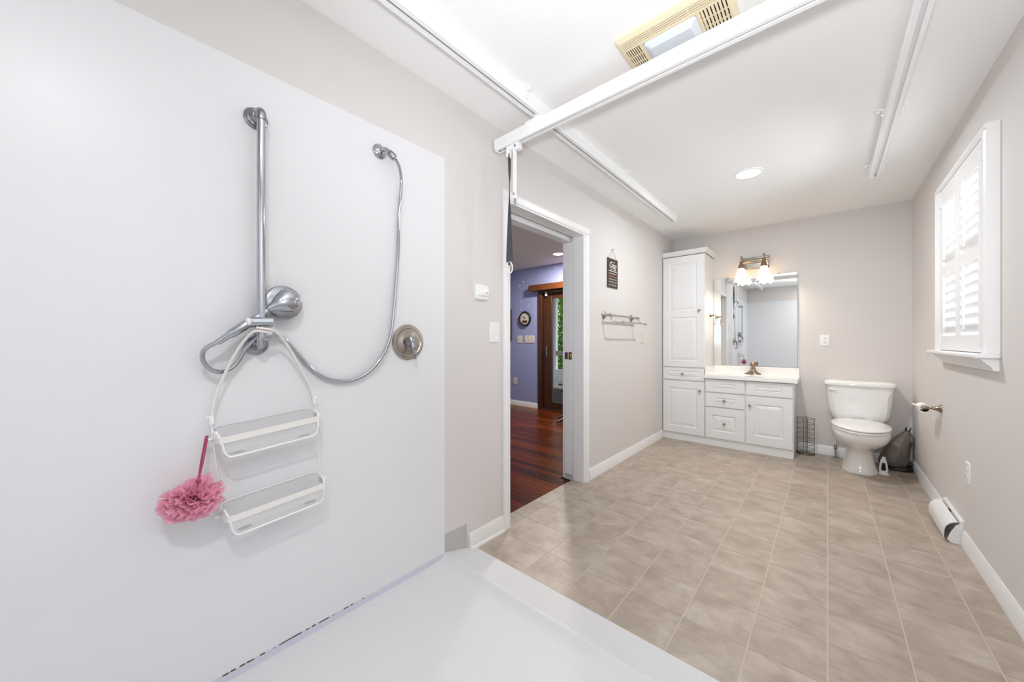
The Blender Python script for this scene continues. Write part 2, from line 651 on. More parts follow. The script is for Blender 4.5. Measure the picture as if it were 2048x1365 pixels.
# back wall
g = G()
g.box(WX, R + 0.2, B, B + 0.12, -0.05, CEIL + 0.05)
struct(g.build('wall_back', 'wall', origin=(0, 0, 0)), 'beige wall behind the vanity and toilet')
# right wall with a window opening
WY0, WY1, WZ0, WZ1 = 2.74, 3.56, 1.13, 2.08
g = G()
g.box(R, R + 0.16, FRONT - 0.1, WY0, -0.05, CEIL + 0.05)
g.box(R, R + 0.16, WY1, B + 0.1, -0.05, CEIL + 0.05)
g.box(R, R + 0.16, WY0, WY1, -0.05, WZ0)
g.box(R, R + 0.16, WY0, WY1, WZ1, CEIL + 0.05)
struct(g.build('wall_right', 'wall', origin=(0, 0, 0)), 'beige wall with the shuttered window')
# wall behind the camera
g = G()
g.box(L, R, FRONT - 0.1, FRONT, -0.05, CEIL + 0.05)
struct(g.build('wall_front', 'wall', origin=(0, 0, 0)), 'beige wall at the far end of the shower')
# ceiling
g = G()
g.box(L, R, FRONT, B, CEIL, CEIL + 0.08)
struct(g.build('ceiling', 'ceiling', origin=(0, 0, 0)), 'smooth white bathroom ceiling')

# acrylic shower panels
g = G(ML)
g.box(FRONT, 1.166, 0.0, 0.006, 0.060, 2.098)
p = g.build('shower_panel', 'panel', bevel=0.001)
struct(tag(p, 'large glossy white shower wall panel carrying the chrome bar', 'wall panel'))
g = G()
g.box(L + 0.006, R - 0.006, FRONT, FRONT + 0.006, 0.060, 2.098)
p2 = g.build('shower_panel', 'panel', bevel=0.001)
struct(tag(p2, 'white shower end panel seen only in the vanity mirror', 'wall panel'))
g = G(MR)
g.box(FRONT + 0.006, 1.166, 0.0, 0.006, 0.060, 2.098)
p3 = g.build('shower_panel', 'panel', bevel=0.001)
struct(tag(p3, 'white shower panel on the window wall beside the camera', 'wall panel'))
# bluish strip along the foot of the panel with mildew marks
g = G(ML)
g.prism([(0.0, 0.030), (0.014, 0.030), (0.009, 0.052), (0.0075, 0.0615), (0.0, 0.0615)], 0, FRONT + 0.01, 1.163)
strip = struct(g.build('trim_1', 'stripblue'), 'bluish caulk strip along the foot of the shower panel')
g = G(ML)
for k in range(26):
    y = random.uniform(0.24, 0.74)
    w = random.uniform(0.006, 0.022)
    g.box(y, y + w, 0.004, 0.0082, 0.0600 - random.uniform(0, 0.0006), 0.0600 + random.uniform(0.0012, 0.0032))
g.build('mildew_mark', 'mildew', strip)['kind'] = 'stuff'
# unpainted patch by the curb
g = G(ML)
g.prism([(1.167, 0.04), (1.322, 0.012), (1.322, 0.150), (1.167, 0.154)], 1, 0.0, 0.0012)
struct(g.build('trim_2', 'barewall'), 'bare grey patch of wall above the shower curb')

# baseboards
def bb_profile(h=0.092, t=0.014):
    return [(0, 0.0), (t, 0.0), (t, h * 0.60), (t - 0.003, h * 0.68), (t - 0.002, h * 0.78), (t * 0.45, h * 0.90), (t * 0.35, h), (0, h)]
def baseboard(name, m, a0, a1, label, material='trim'):
    g = G(m)
    g.prism(bb_profile(), 0, a0, a1)
    return struct(g.build(name, material, bevel=0.0008), label)
baseboard('baseboard_left', ML, DOOR1 + 0.085, 4.43, 'white baseboard under the towel bar')
bl = baseboard('baseboard_left_near', ML, 1.336, 1.615, 'short worn baseboard between shower curb and door casing', 'wornwhite')
g = G(ML)
g.prism([(0.0, 0.0), (0.022, 0.0), (0.018, 0.012), (0.012, 0.017), (0, 0.017)], 0, 1.340, 1.612)
g.build('shoe_molding', 'wornwhite', bl)
baseboard('baseboard_back', MB, -0.235, R, 'white baseboard behind the toilet')
baseboard('baseboard_right_far', MR, 3.62, B - 0.014, 'white baseboard from air deflector to the corner')
baseboard('baseboard_right_near', MR, 1.376, 3.19, 'white baseboard right of the air deflector')

# ------------------------------------------------------------------ doorway trim and pocket door
def casing_poly(w):
    return [(0, 0), (0.006, 0.010), (0.012, 0.014), (w * 0.7, 0.018), (w - 0.008, 0.016), (w, 0.011), (w, 0)]
g = G(ML)
w = 0.062
# left upright (outer edge towards the shower)
def strip_v(g, a_in, sgn, z0, z1):
    g.prism([(a_in + sgn * q[0], q[1]) for q in casing_poly(w)], 2, z0, z1)
strip_v(g, 1.677, -1, 0.0, 2.020)
t = struct(g.build('trim_3', 'trim'), 'white door casing upright nearest the light switch')
g = G(ML)
strip_v(g, DOOR1 + 0.018, 1, 0.0, 2.020)
struct(g.build('trim_4', 'trim'), 'white door casing upright towards the towel bar')
g = G(ML)
g.prism([(q[1], 2.020 + q[0]) for q in casing_poly(w)], 0, 1.677 - w, DOOR1 + 0.018 + w)
struct(g.build('trim_5', 'trim'), 'white door casing across the top of the doorway')
g = G()
JX = -1.588
g.box(JX, L + 0.004, DOOR0 - 0.02, DOOR0, 0.0, DOORTOP - 0.0003)            # near jamb
g.box(JX, L + 0.004, DOOR1, DOOR1 + 0.02, 0.0, DOORTOP - 0.0003)            # strike-side jamb
g.box(JX, L + 0.004, DOOR0 - 0.02, DOOR1 + 0.02, DOORTOP, DOORTOP + 0.02)  # head
g.box(WX, -1.640, DOOR0 - 0.02, DOOR0, 0.0, 1.9845)
g.box(WX, -1.6765, DOOR1 + 0.006, DOOR1 + 0.02, 0.0, 1.9845)
g.box(WX, -1.612, DOOR0 - 0.02, DOOR1 + 0.02, 1.985, DOORTOP + 0.02)
struct(g.build('trim_6', 'trim', bevel=0.0015), 'white split door jamb with the sliding-door slot')
g = G()
g.box(-1.612, JX, DOOR0 - 0.02, DOOR1 + 0.02, DOORTOP + 0.012, DOORTOP + 0.0195)
struct(g.build('trim_7', 'black'), 'dark track slot in the door head')

door = thing('door_1', (-1.63, DOOR1, 0.03), 'white sliding pocket door pushed into the wall, edge showing', 'door', kind='structure')
g = G()
g.box(-1.676, -1.595, DOOR1 + 0.004, DOOR1 + 0.019, 0.034, 1.984)
g.build('leading_edge', 'trim', door, bevel=0.005)
g = G()
g.box(-1.631, -1.598, DOOR1 + 0.001, DOOR1 + 0.0045, 1.000, 1.062)
pl = g.build('latch_plate', 'brass', door, bevel=0.001)
pl['label'] = 'brass latch plate'
g = G()
g.box(-1.668, -1.638, DOOR1 + 0.0015, DOOR1 + 0.0045, 1.002, 1.060)
g.build('edge_pull', 'darkmetal', door, bevel=0.001)
g = G()
g.box(-1.621, -1.610, DOOR1 - 0.003, DOOR1 + 0.002, 1.016, 1.046)
g.build('latch_bolt', 'brass', door, bevel=0.001)

# ------------------------------------------------------------------ adjoining room
g = G()
g.box(-6.4, WX, -1.0, FY, -0.06, -0.012)
g.box(WX, THRESH, DOOR0 - 0.02, DOOR1 + 0.02, -0.06, -0.012)
pf = struct(g.build('floor_adjoining', 'dark', origin=(0, 0, 0)), 'dark hardwood floor of the adjoining room')
PW = 0.0635
plank_cache = {}
def plank(x0, x1, y0, y1):
    key = (round(x1 - x0, 3), round(y1 - y0, 3))
    if key not in plank_cache:
        g = G()
        hx, hy, e = (x1 - x0) / 2, (y1 - y0) / 2, 0.0012
        g.loft([[(-hx, -hy, -0.012), (hx, -hy, -0.012), (hx, hy, -0.012), (-hx, hy, -0.012)],
                [(-hx, -hy, -0.001), (hx, -hy, -0.001), (hx, hy, -0.001), (-hx, hy, -0.001)],
                [(-hx + e, -hy + e, 0), (hx - e, -hy + e, 0), (hx - e, hy - e, 0), (-hx + e, hy - e, 0)]])
        bmesh.ops.recalc_face_normals(g.bm, faces=g.bm.faces)
        me = bpy.data.meshes.new('plank')
        g.bm.to_mesh(me)
        g.bm.free()
        me.materials.append(M['plank'])
        plank_cache[key] = me
    o = bpy.data.objects.new('plank', plank_cache[key])
    COL.objects.link(o)
    o.parent = pf
    o.location = ((x0 + x1) / 2, (y0 + y1) / 2, -0.0005)
rp = random.Random(3)
LENS = [0.8, 1.0, 1.3, 1.6]
yy = DOOR0 - 0.02
while yy < FY - 0.02:
    y1 = min(yy + PW, FY)
    xs = THRESH if y1 < DOOR1 + 0.02 else WX
    lo = -(y1 * 1.16) - 0.9
    lo = max(lo, -6.3)
    x = xs
    first = True
    while x > lo:
        ln = rp.choice(LENS)
        x0 = max(x - ln, -6.4)
        plank(x0 + 0.0004, x - 0.0004, yy + 0.0004, y1 - 0.0004)
        x = x0
    yy = y1

g = G()
DX0, DX1, DTOP = -3.69, -1.95, 2.03
g.box(-6.4, DX0, FY, FY + 0.14, -0.06, FCEIL + 0.05)
g.box(DX1, WX, FY, FY + 0.14, -0.06, FCEIL + 0.05)
g.box(DX0, DX1, FY, FY + 0.14, DTOP, FCEIL + 0.05)
struct(g.build('wall_adjoining_back', 'purple', origin=(0, 0, 0)), 'periwinkle wall of the adjoining room with glass door')
g = G()  # unseen wall, its wide opening added to let in more daylight
g.box(-6.5, -6.4, -1.0, 0.2, -0.06, FCEIL + 0.05)
g.box(-6.5, -6.4, 4.4, FY + 0.14, -0.06, FCEIL + 0.05)
g.box(-6.5, -6.4, 0.2, 4.4, -0.06, 0.35)
g.box(-6.5, -6.4, 0.2, 4.4, 2.15, FCEIL + 0.05)
for k in (1, 2):
    g.box(-6.48, -6.42, 0.2 + 1.4 * k - 0.04, 0.2 + 1.4 * k + 0.04, 0.35, 2.15)
struct(g.build('wall_adjoining_left', 'purple', origin=(0, 0, 0)))
w2 = thing('fill_window', (-6.45, 2.3, 0.35), 'added window band, out of view, that brightens the adjoining room', 'window', kind='structure')  # added out of view to brighten the adjoining room
for k in range(3):
    g = G()
    g.box(-6.452, -6.448, 0.24 + 1.4 * k, 1.56 + 1.4 * k, 0.35, 2.15)
    g.build('pane', 'glass', w2)
g = G()
g.box(-6.4, WX, -1.1, -1.0, -0.06, FCEIL + 0.05)
struct(g.build('wall_adjoining_front', 'purple', origin=(0, 0, 0)))
g = G()
g.box(-6.4, WX, -1.0, FY, FCEIL, FCEIL + 0.08)
struct(g.build('ceiling_adjoining', 'fceil', origin=(0, 0, 0)), 'ceiling of the adjoining room')
baseboard('baseboard_adjoining', MF, -6.4, DX0 - 0.002, 'white baseboard under the periwinkle wall')

# sliding glass door with dark wood frame
d2 = thing('door_2', (-2.8, FY, 0), 'dark wood framed sliding glass door in the adjoining room', 'door', kind='structure')
g = G(MF)
g.box(DX0, DX0 + 0.075, -0.12, 0.03, 0.0, DTOP)
g.box(DX1 - 0.075, DX1, -0.12, 0.03, 0.0, DTOP)
g.box(DX0 + 0.0755, DX1 - 0.0755, -0.119, 0.029, DTOP - 0.055, DTOP - 0.0005)
g.build('door_frame', 'walnut', d2, bevel=0.004)
g = G(MF)
g.box(DX0 + 0.0755, DX1 - 0.0755, -0.10, 0.05, 0.0, 0.022)
g.build('threshold', 'walnut', d2, bevel=0.003)
g = G(MF)
g.box(DX0 + 0.09, DX1 - 0.08, 0.02, 0.03, 0.022, 0.036)
g.build('floor_track', 'chromedull', d2)
g = G(MF)
SX0, SX1 = DX0 + 0.085, -2.55
g.box(SX0, SX0 + 0.175, -0.055, -0.005, 0.03, 1.965)
g.box(SX1 - 0.10, SX1, -0.055, -0.005, 0.03, 1.965)
g.box(SX0 + 0.1755, SX1 - 0.1005, -0.0548, -0.0052, 1.862, 1.9648)
g.box(SX0 + 0.1755, SX1 - 0.1005, -0.0548, -0.0052, 0.0302, 0.145)
sash = g.build('sliding_panel', 'walnut', d2, bevel=0.004)
g = G(MF)
g.box(SX0 + 0.165, SX1 - 0.09, -0.032, -0.028, 0.135, 1.872)
g.build('pane', 'glass', sash)
g = G(MF)
g.tube(spline([(SX0 + 0.10, -0.004, 1.07), (SX0 + 0.10, 0.030, 1.05), (SX0 + 0.10, 0.038, 0.96), (SX0 + 0.10, 0.030, 0.87), (SX0 + 0.10, -0.004, 0.85)], 6), 0.009, 8)
h = g.build('pull_handle', 'nickel', sash, smooth=40)
g = G(MF)
g.box(SX0 + 0.03, SX0 + 0.07, -0.006, 0.004, 0.90, 1.0)
g.build('lock_plate', 'black', sash, bevel=0.003)
g = G(MF)
g.box(SX1 + 0.0605, DX1 - 0.1605, -0.1098, -0.0602, 0.0302, 0.145)
g.box(SX1 + 0.0605, DX1 - 0.1605, -0.1098, -0.0602, 1.862, 1.9648)
g.box(SX1 - 0.02, SX1 + 0.06, -0.11, -0.06, 0.03, 1.965)
g.box(DX1 - 0.16, DX1 - 0.0756, -0.11, -0.06, 0.03, 1.965)
fx = g.build('fixed_panel', 'walnut', d2, bevel=0.004)
g = G(MF)
g.box(SX1 + 0.05, DX1 - 0.15, -0.088, -0.084, 0.135, 1.872)
g.build('pane', 'glass', fx)

g = G(MF)
g.box(-3.84, -1.80, 0.0, 0.10, 2.0, 2.10)
tag(g.build('door_valance', 'walnut2', bevel=0.003), 'chestnut wood valance board above the glass door', 'valance')
g = G(MF)
g.box(-3.545, -3.505, 0.005, 0.03, 1.90, 1.975)
v = tag(g.build('door_sensor', 'plasticoff', bevel=0.006), 'small ivory sensor box at the top of the glass door', 'sensor')

# wall clock
c0 = (-3.985, FY, 1.545)
ck = thing('wall_clock', (c0[0], FY, c0[2]), 'round black framed wall clock on the periwinkle wall', 'clock')
g = G(MF)
g.lathe([(0.128, 0.0), (0.132, 0.02), (0.125, 0.032), (0.105, 0.030), (0.100, 0.018)], (c0[0], 0.0, c0[2]), (0, 1, 0), 36)
g.build('clock_frame', 'black', ck, smooth=40)
g = G(MF)
g.lathe([(0.101, 0.0), (0.101, 0.020)], (c0[0], 0, c0[2]), (0, 1, 0), 36)
fc = g.build('clock_face', 'clockface', ck)
g = G(MF)
g.prism([(c0[0] - 0.055, c0[2] - 0.075), (c0[0] + 0.05, c0[2] - 0.075), (c0[0] + 0.06, c0[2] - 0.03), (c0[0] - 0.06, c0[2] - 0.03)], 1, 0.0195, 0.0215)
g.build('printed_panel', 'clockred', fc)
g = G(MF)
g.prism([(c0[0] - 0.004, c0[2]), (c0[0] - 0.045, c0[2] + 0.05), (c0[0] - 0.040, c0[2] + 0.056), (c0[0] + 0.004, c0[2] + 0.006)], 1, 0.022, 0.024)
g.prism([(c0[0], c0[2] - 0.004), (c0[0] + 0.035, c0[2] + 0.014), (c0[0] + 0.033, c0[2] + 0.022), (c0[0] - 0.004, c0[2] + 0.004)], 1, 0.022, 0.024)
g.build_each('clock_hand', 'black', ck)

# wall plates -----------------------------------------------------------------
def plate(name, m, a0, a1, c0, c1, material, label, cat, kind, n=1, group=None):
    ctr = m @ Vector(((a0 + a1) / 2, 0, (c0 + c1) / 2))
    t = thing(name, ctr, label, cat, group)
    g = G(m)
    out = rrect(a0, a1, c0, c1, 0.004, 3)
    inn = rrect(a0 + 0.004, a1 - 0.004, c0 + 0.004, c1 - 0.004, 0.003, 3)
    g.loft([[(p[0], 0.0, p[1]) for p in out], [(p[0], 0.003, p[1]) for p in out], [(p[0], 0.0065, p[1]) for p in inn]])
    g.build('cover_plate', material, t, smooth=30)
    wd = (a1 - a0) / n
    zc = (c0 + c1) / 2
    for k in range(n):
        ac = a0 + wd * (k + 0.5)
        if kind == 'toggle':
            g = G(m)
            g.box(ac - 0.006, ac + 0.006, 0.006, 0.008, zc - 0.013, zc + 0.013)
            g.prism([(0.006, zc - 0.006), (0.019, zc + 0.004), (0.019, zc + 0.011), (0.006, zc + 0.007)], 0, ac - 0.0045, ac + 0.0045)
            g.build('toggle', material, t, bevel=0.001)
        elif kind == 'rocker':
            g = G(m)
            g.box(ac - 0.016, ac + 0.016, 0.006, 0.009, zc - 0.033, zc + 0.033)
            g.build('rocker', material, t, bevel=0.0015)
        elif kind == 'outlet':
            for s in (-1, 1):
                g = G(m)
                pr = rrect(ac - 0.0165, ac + 0.0165, zc + s * 0.0195 - 0.0145, zc + s * 0.0195 + 0.0145, 0.009, 4)
                g.loft([[(p[0], 0.005, p[1]) for p in pr], [(p[0], 0.0085, p[1]) for p in pr]])
                r_ = g.build('receptacle', material, t, smooth=40)
                g = G(m)
                zz = zc + s * 0.0195
                g.box(ac - 0.0075, ac - 0.0050, 0.0080, 0.0088, zz - 0.002, zz + 0.007)
                g.box(ac + 0.0050, ac + 0.0075, 0.0080, 0.0088, zz - 0.002, zz + 0.006)
                g.lathe([(0.0028, 0.0080), (0.0028, 0.0088)], (ac, 0, zz - 0.0075), (0, 1, 0), 10)
                g.build_each('slot', 'dark', r_)
        if kind != 'outlet':
            g = G(m)
            for s in (-1, 1):
                g.lathe([(0.003, 0.006), (0.0028, 0.0075), (0.001, 0.008)], (ac, 0, zc + s * 0.030 * (1.4 if kind == 'rocker' else 1)), (0, 1, 0), 8)
            g.build_each('screw', material, t, smooth=40)
    return t
plate('light_switch', MF, -4.168, -4.055, 1.118, 1.248, 'plasticoff', 'single ivory switch plate below the wall clock, left of the wide one', 'light switch', 'rocker', 1)
plate('light_switch', MF, -4.00, -3.785, 1.118, 1.248, 'plasticoff', 'wide three-gang ivory switch plate beside the glass door', 'light switch', 'rocker', 3)
plate('wall_outlet', MF, -4.262, -4.172, 0.375, 0.495, 'plasticoff', 'ivory outlet low on the periwinkle wall', 'outlet', 'outlet')
# dark picture frame at the door edge
pic = thing('picture_frame', (-4.56, FY, 1.16), 'black picture frame on the periwinkle wall, mostly hidden by the casing', 'picture')
g = G(MF)
for a in ((-4.80, -4.75, 1.16, 1.74), (-4.37, -4.31, 1.16, 1.74), (-4.75, -4.37, 1.16, 1.21), (-4.75, -4.37, 1.69, 1.74)):
    g.box(a[0], a[1], 0.0, 0.025, a[2], a[3])
g.build('frame', 'black', pic)
g = G(MF)
g.box(-4.755, -4.365, 0.0, 0.01, 1.205, 1.695)
g.build('print', 'clockface', pic)

# string of tiny lights on the periwinkle wall: pixel-measured spots converted to wall coordinates
sl = thing('string_light', (-4.0, FY, 1.6), 'string of tiny blue and white lights on the periwinkle wall', 'string lights')
spots = [(-4.03, 2.20, 'c'), (-4.11, 2.14, 'c'), (-4.17, 2.03, 'b'), (-4.06, 1.98, 'b'), (-4.09, 1.85, 'c'), (-4.30, 1.93, 'b'), (-3.91, 1.78, 'c'),
         (-4.10, 1.72, 'c'), (-3.97, 1.72, 'b'), (-4.03, 1.685, 'b'), (-3.80, 1.93, 'b'), (-3.77, 1.95, 'b'), (-3.872, 2.06, 'c'), (-3.50, 2.24, 'b'), (-3.44, 2.30, 'c'), (-3.34, 2.36, 'c'), (-3.18, 2.40, 'b')]
g = G(MF)
order = [(-4.30, 0.004, 1.93), (-4.17, 0.004, 2.03), (-4.11, 0.004, 2.14), (-4.03, 0.004, 2.20), (-4.06, 0.004, 1.98), (-4.09, 0.004, 1.85), (-4.10, 0.004, 1.72), (-4.03, 0.004, 1.685), (-3.97, 0.004, 1.72), (-3.91, 0.004, 1.78), (-3.80, 0.004, 1.91), (-3.77, 0.004, 1.94), (-3.85, 0.004, 1.99), (-3.872, 0.004, 2.06), (-3.860, 0.004, 2.125), (-3.60, 0.004, 2.17), (-3.50, 0.004, 2.24), (-3.44, 0.004, 2.30), (-3.34, 0.004, 2.36), (-3.18, 0.004, 2.40)]
g.tube(spline(order, 6), 0.0007, 4)
g.build('wire', 'purple', sl)
for x, z, k in spots:
    g = G(MF)
    g.sphere((x, 0.005, z), 0.005, 8)
    g.build('bulb', 'cyanled' if k == 'c' else 'blueled', sl, smooth=60)

# recessed lamp of the adjoining room
def recessed(x, y, zc, r, label):
    t = thing('recessed_light', (x, y, zc), label, 'ceiling light')
    g = G()
    g.lathe([(r + 0.022, 0.0), (r + 0.020, -0.006), (r + 0.004, -0.008), (r, -0.004), (r, 0.0)], (x, y, zc), (0, 0, 1), 36)
    g.build('trim_ring', 'ceiling', t, smooth=40)
    g = G()
    g.lathe([(r, -0.001), (r * 0.999, -0.005), (0.001, -0.006)], (x, y, zc), (0, 0, 1), 36)
    g.build('lens', 'canlit', t, smooth=40)
    return t
recessed(-2.93, 4.36, FCEIL, 0.075, 'lit recessed lamp in the ceiling of the adjoining room')
recessed(-0.456, 3.26, CEIL, 0.076, 'lit recessed lamp in the white bathroom ceiling')
recessed(0.0, -0.20, CEIL, 0.076, 'lit recessed lamp above the shower')

# foot of a piece of furniture in the adjoining room
ch = thing('swivel_chair', (-2.83, 4.42, 0), 'dark chair base foot peeking past the pocket door', 'chair')
g = G()
for k in range(5):
    a = PI * 0.97 + k * 2 * PI / 5
    c_, s_ = math.cos(a), math.sin(a)
    g.tube([(-2.72 + 0.03 * c_, 4.44 + 0.03 * s_, 0.105), (-2.72 + 0.14 * c_, 4.44 + 0.14 * s_, 0.075), (-2.72 + 0.28 * c_, 4.44 + 0.28 * s_, 0.022)], [0.03, 0.026, 0.018], 8)
g.build('base', 'walnut', ch, smooth=40)
g = G()
g.cyl((-2.72, 4.44, 0.08), (-2.72, 4.44, 0.42), 0.03, 0.03, 14)
g.build('column', 'walnut', ch, smooth=40)
g = G()
g.lathe([(0.05, 0.42), (0.18, 0.425), (0.185, 0.46), (0.12, 0.48), (0.001, 0.482)], (-2.72, 4.44, 0), (0, 0, 1), 28)
g.build('seat', 'black', ch, smooth=40)

# ------------------------------------------------------------------ outside the glass door
g = G()
g.box(-40, 30, FY + 2.3, 60, -0.55, -0.45)
g.box(0.9, 30, -30, FY + 2.3, -0.55, -0.45)
struct(g.build('ground', 'grass', origin=(0, 0, -0.5)), 'green lawn outside')
g = G()
g.box(-40, -6.6, -30, FY + 2.3, -0.55, -0.45)  # added pale ground, reflects daylight up to the adjoining ceiling
struct(g.build('bounce_ground', 'porchwhite', origin=(-20, 0, -0.5)), 'unseen pale ground added to bounce daylight into the adjoining room')
dk = struct(thing('porch_deck', (-4, 6, -0.1), 'pale porch deck outside the glass door', None))
for k in range(12):
    g = G()
    y0 = FY + 0.14 + k * 0.175
    g.box(-8.0, -1.0, y0 + 0.003, y0 + 0.172, -0.16, -0.12)
    g.build('deck_board', 'deck', dk)
g = G()
g.box(-4.60, -4.51, 6.60, 6.69, -0.12, 2.12)
tag(g.build('porch_post', 'porchwhite', bevel=0.004), 'white porch post seen through the glass door', 'post')
g = G()
g.box(-4.51, -2.6, 6.61, 6.66, 0.835, 0.935)
tag(g.build('porch_rail', 'porchbeige', bevel=0.004), 'beige porch handrail beside the white post', 'railing')
g = G()
g.box(-4.51, -2.6, 6.60, 6.68, 0.22, 0.53)
tag(g.build('porch_knee_wall', 'porchwhite', bevel=0.004), 'white boarded panel under the porch handrail', 'panel')
g = G()
g.box(-8.0, -1.0, FY + 0.14, 6.75, 2.12, 2.25)
struct(g.build('porch_ceiling', 'porchbeige'), 'beige porch soffit outside the glass door')
bx = thing('slatted_bench', (-3.9, 6.35, -0.12), 'grey slatted storage bench below the white porch panel', 'bench')
g = G()
g.box(-4.6, -3.0, 6.16, 6.55, 0.17, 0.20)
g.build('top', 'porchbeige', bx, bevel=0.004)
for k in range(32):
    g = G()
    x0 = -4.58 + k * 0.049
    g.box(x0, x0 + 0.040, 6.18, 6.20, -0.12, 0.17)
    g.build('slat', 'wicker', bx)
g = G()
g.box(-4.58, -3.02, 6.20, 6.53, -0.12, 0.17)
g.build('body', 'black', bx)

def evergreen(x, y, hgt, rad, label):
    t = thing('evergreen_tree', (x, y, -0.45), label, 'tree', 'evergreens beyond the porch')
    g = G()
    g.cyl((x, y, -0.45), (x, y, hgt * 0.9), 0.07, 0.02, 8)
    g.build('trunk', 'bark', t)
    rnd = random.Random(int(-x * 100))
    g = G()
    for k in range(9000):
        u = rnd.random()
        z = -0.40 + (hgt + 0.40) * (1 - math.sqrt(1 - u) * 0.999)
        f = 1 - (z + 0.40) / (hgt + 0.40)
        rr = rad * min(1.0, f * 1.8 + 0.05) * rnd.uniform(0.72, 1.05)
        a = rnd.uniform(0, 2 * PI)
        c = Vector((x + rr * math.cos(a), y + rr * math.sin(a), z))
        s = rnd.uniform(0.04, 0.085)
        d1 = Vector((rnd.uniform(-1, 1), rnd.uniform(-1, 1), rnd.uniform(-1, 1))).normalized()
        d2 = Vector((math.cos(a), math.sin(a), rnd.uniform(0.2, 1.2))).normalized()
        vs = [g.vert(c - d1 * s * 0.5), g.vert(c + d2 * s), g.vert(c + d1 * s * 0.5), g.vert(c - d2 * s * 0.6)]
        g.face(vs)
    f_ = g.build('foliage', 'leaf', t)
    f_['kind'] = 'stuff'
evergreen(-6.35, 9.3, 3.4, 0.45, 'dense evergreen behind the porch post')
evergreen(-5.1, 9.0, 4.4, 0.62, 'tall dense evergreen right of the porch post')
evergreen(-7.6, 11.0, 4.6, 0.75, 'dense evergreen furthest behind the porch post')

# ================================================================== window with shutters in the bathroom
wd = thing('window_1', (R, 3.15, 1.05), 'white window behind plantation shutters', 'window', kind='structure')
g = G(MR)
for a0, a1, c0, c1 in ((WY0, WY0 + 0.05, WZ0, WZ1), (WY1 - 0.05, WY1, WZ0, WZ1), (WY0 + 0.0505, WY1 - 0.0505, WZ0, WZ0 + 0.05), (WY0 + 0.0505, WY1 - 0.0505, WZ1 - 0.05, WZ1), (WY0 + 0.0505, WY1 - 0.0505, 1.59, 1.63)):
    g.box(a0, a1, -0.14, -0.09, c0, c1)
g.build('window_frame', 'trim', wd)
g = G(MR)
for k in (1, 2):
    a = WY0 + (WY1 - WY0) * k / 3
    g.box(a - 0.008, a + 0.008, -0.125, -0.105, WZ0, WZ1)
g.build_each('muntin', 'trim', wd)
g = G(MR)
g.box(WY0 + 0.04, WY1 - 0.04, -0.118, -0.114, WZ0 + 0.04, WZ1 - 0.04)
g.build('pane', 'glass', wd)
g = G(MR)
g.box(2.628, 3.675, 0.0, 0.078, 1.075, 1.096)
g.build('window_sill', 'trim', wd, bevel=0.006)
g = G(MR)
g.prism([(0.0, 1.018), (0.016, 1.018), (0.022, 1.036), (0.045, 1.060), (0.056, 1.076), (0.0, 1.076)], 0, 2.655, 3.648)
g.build('apron', 'trim', wd, smooth=30)

sh = thing('plantation_shutter', (R, 3.15, 1.097), 'white plantation shutters with open louvers in a boxed frame', 'shutter')
g = G(MR)
FD = 0.045
FR0, FR1, FZ0, FZ1 = 2.645, 3.652, 1.0965, 2.146
g.prism([(FR0, 0), (FR0, 0.040), (FR0 + 0.012, FD), (FR0 + 0.04, FD), (FR0 + 0.05, 0.038), (FR0 + 0.072, 0.034), (FR0 + 0.095, 0.030), (FR0 + 0.095, 0)], 2, FZ0, FZ1 - 0.0305)
g.prism([(FR1, 0), (FR1 - 0.09, 0), (FR1 - 0.09, 0.030), (FR1 - 0.045, 0.038), (FR1 - 0.012, FD), (FR1, 0.04)], 2, FZ0, FZ1 - 0.0305)
g.prism([(0, FZ1 - 0.030), (0.034, FZ1 - 0.030), (FD, FZ1 - 0.020), (FD, FZ1 - 0.004), (0.040, FZ1), (0, FZ1)], 0, FR0, FR1)
g.build('outer_frame', 'trim', sh)
def shutter_panel(a0, a1, hinge_a):
    g = G(MR)
    d0, d1 = 0.006, 0.033
    st = 0.048
    g.box(a0, a0 + st, d0, d1, 1.10, 2.112)
    g.box(a1 - st, a1, d0, d1, 1.10, 2.112)
    g.box(a0 + st, a1 - st, d0, d1, 1.10, 1.188)
    g.box(a0 + st, a1 - st, d0, d1, 1.560, 1.625)
    g.box(a0 + st, a1 - st, d0, d1, 2.000, 2.112)
    pn = g.build('shutter_panel', 'trim', sh, bevel=0.002)
    for tier in (1.218, 1.655):
        for k in range(7):
            z = tier + k * 0.0525
            g = G(MR)
            ang = math.radians(57)
            ring = []
            n = 12
            pts = []
            for q in range(n):
                t = 2 * PI * q / n
                x, y = 0.031 * math.cos(t), 0.0055 * math.sin(t)
                # room edge lower than window edge
                pts.append((0.019 + x * math.cos(ang) - y * math.sin(ang), z + x * math.sin(ang) * 1.0 + y * math.cos(ang)))
            g.prism(pts, 0, a0 + st + 0.001, a1 - st - 0.001)
            g.build('louver', 'trim', pn, smooth=50)
    g = G(MR)
    for z0, z1 in ((1.215, 1.545), (1.645, 1.985)):
        ac = (a0 + a1) / 2
        g.box(ac - 0.006, ac + 0.006, 0.046, 0.056, z0, z1)
    g.build_each('tilt_rod', 'trim', pn, bevel=0.002)
    g = G(MR)
    for z in (1.135, 2.01):
        g.box(hinge_a - 0.010, hinge_a + 0.010, d1 - 0.001, d1 + 0.004, z, z + 0.066)
    g.build_each('hinge', 'plastic', pn, bevel=0.001)
shutter_panel(2.742, 3.155, 2.742)
shutter_panel(3.159, 3.566, 3.566)

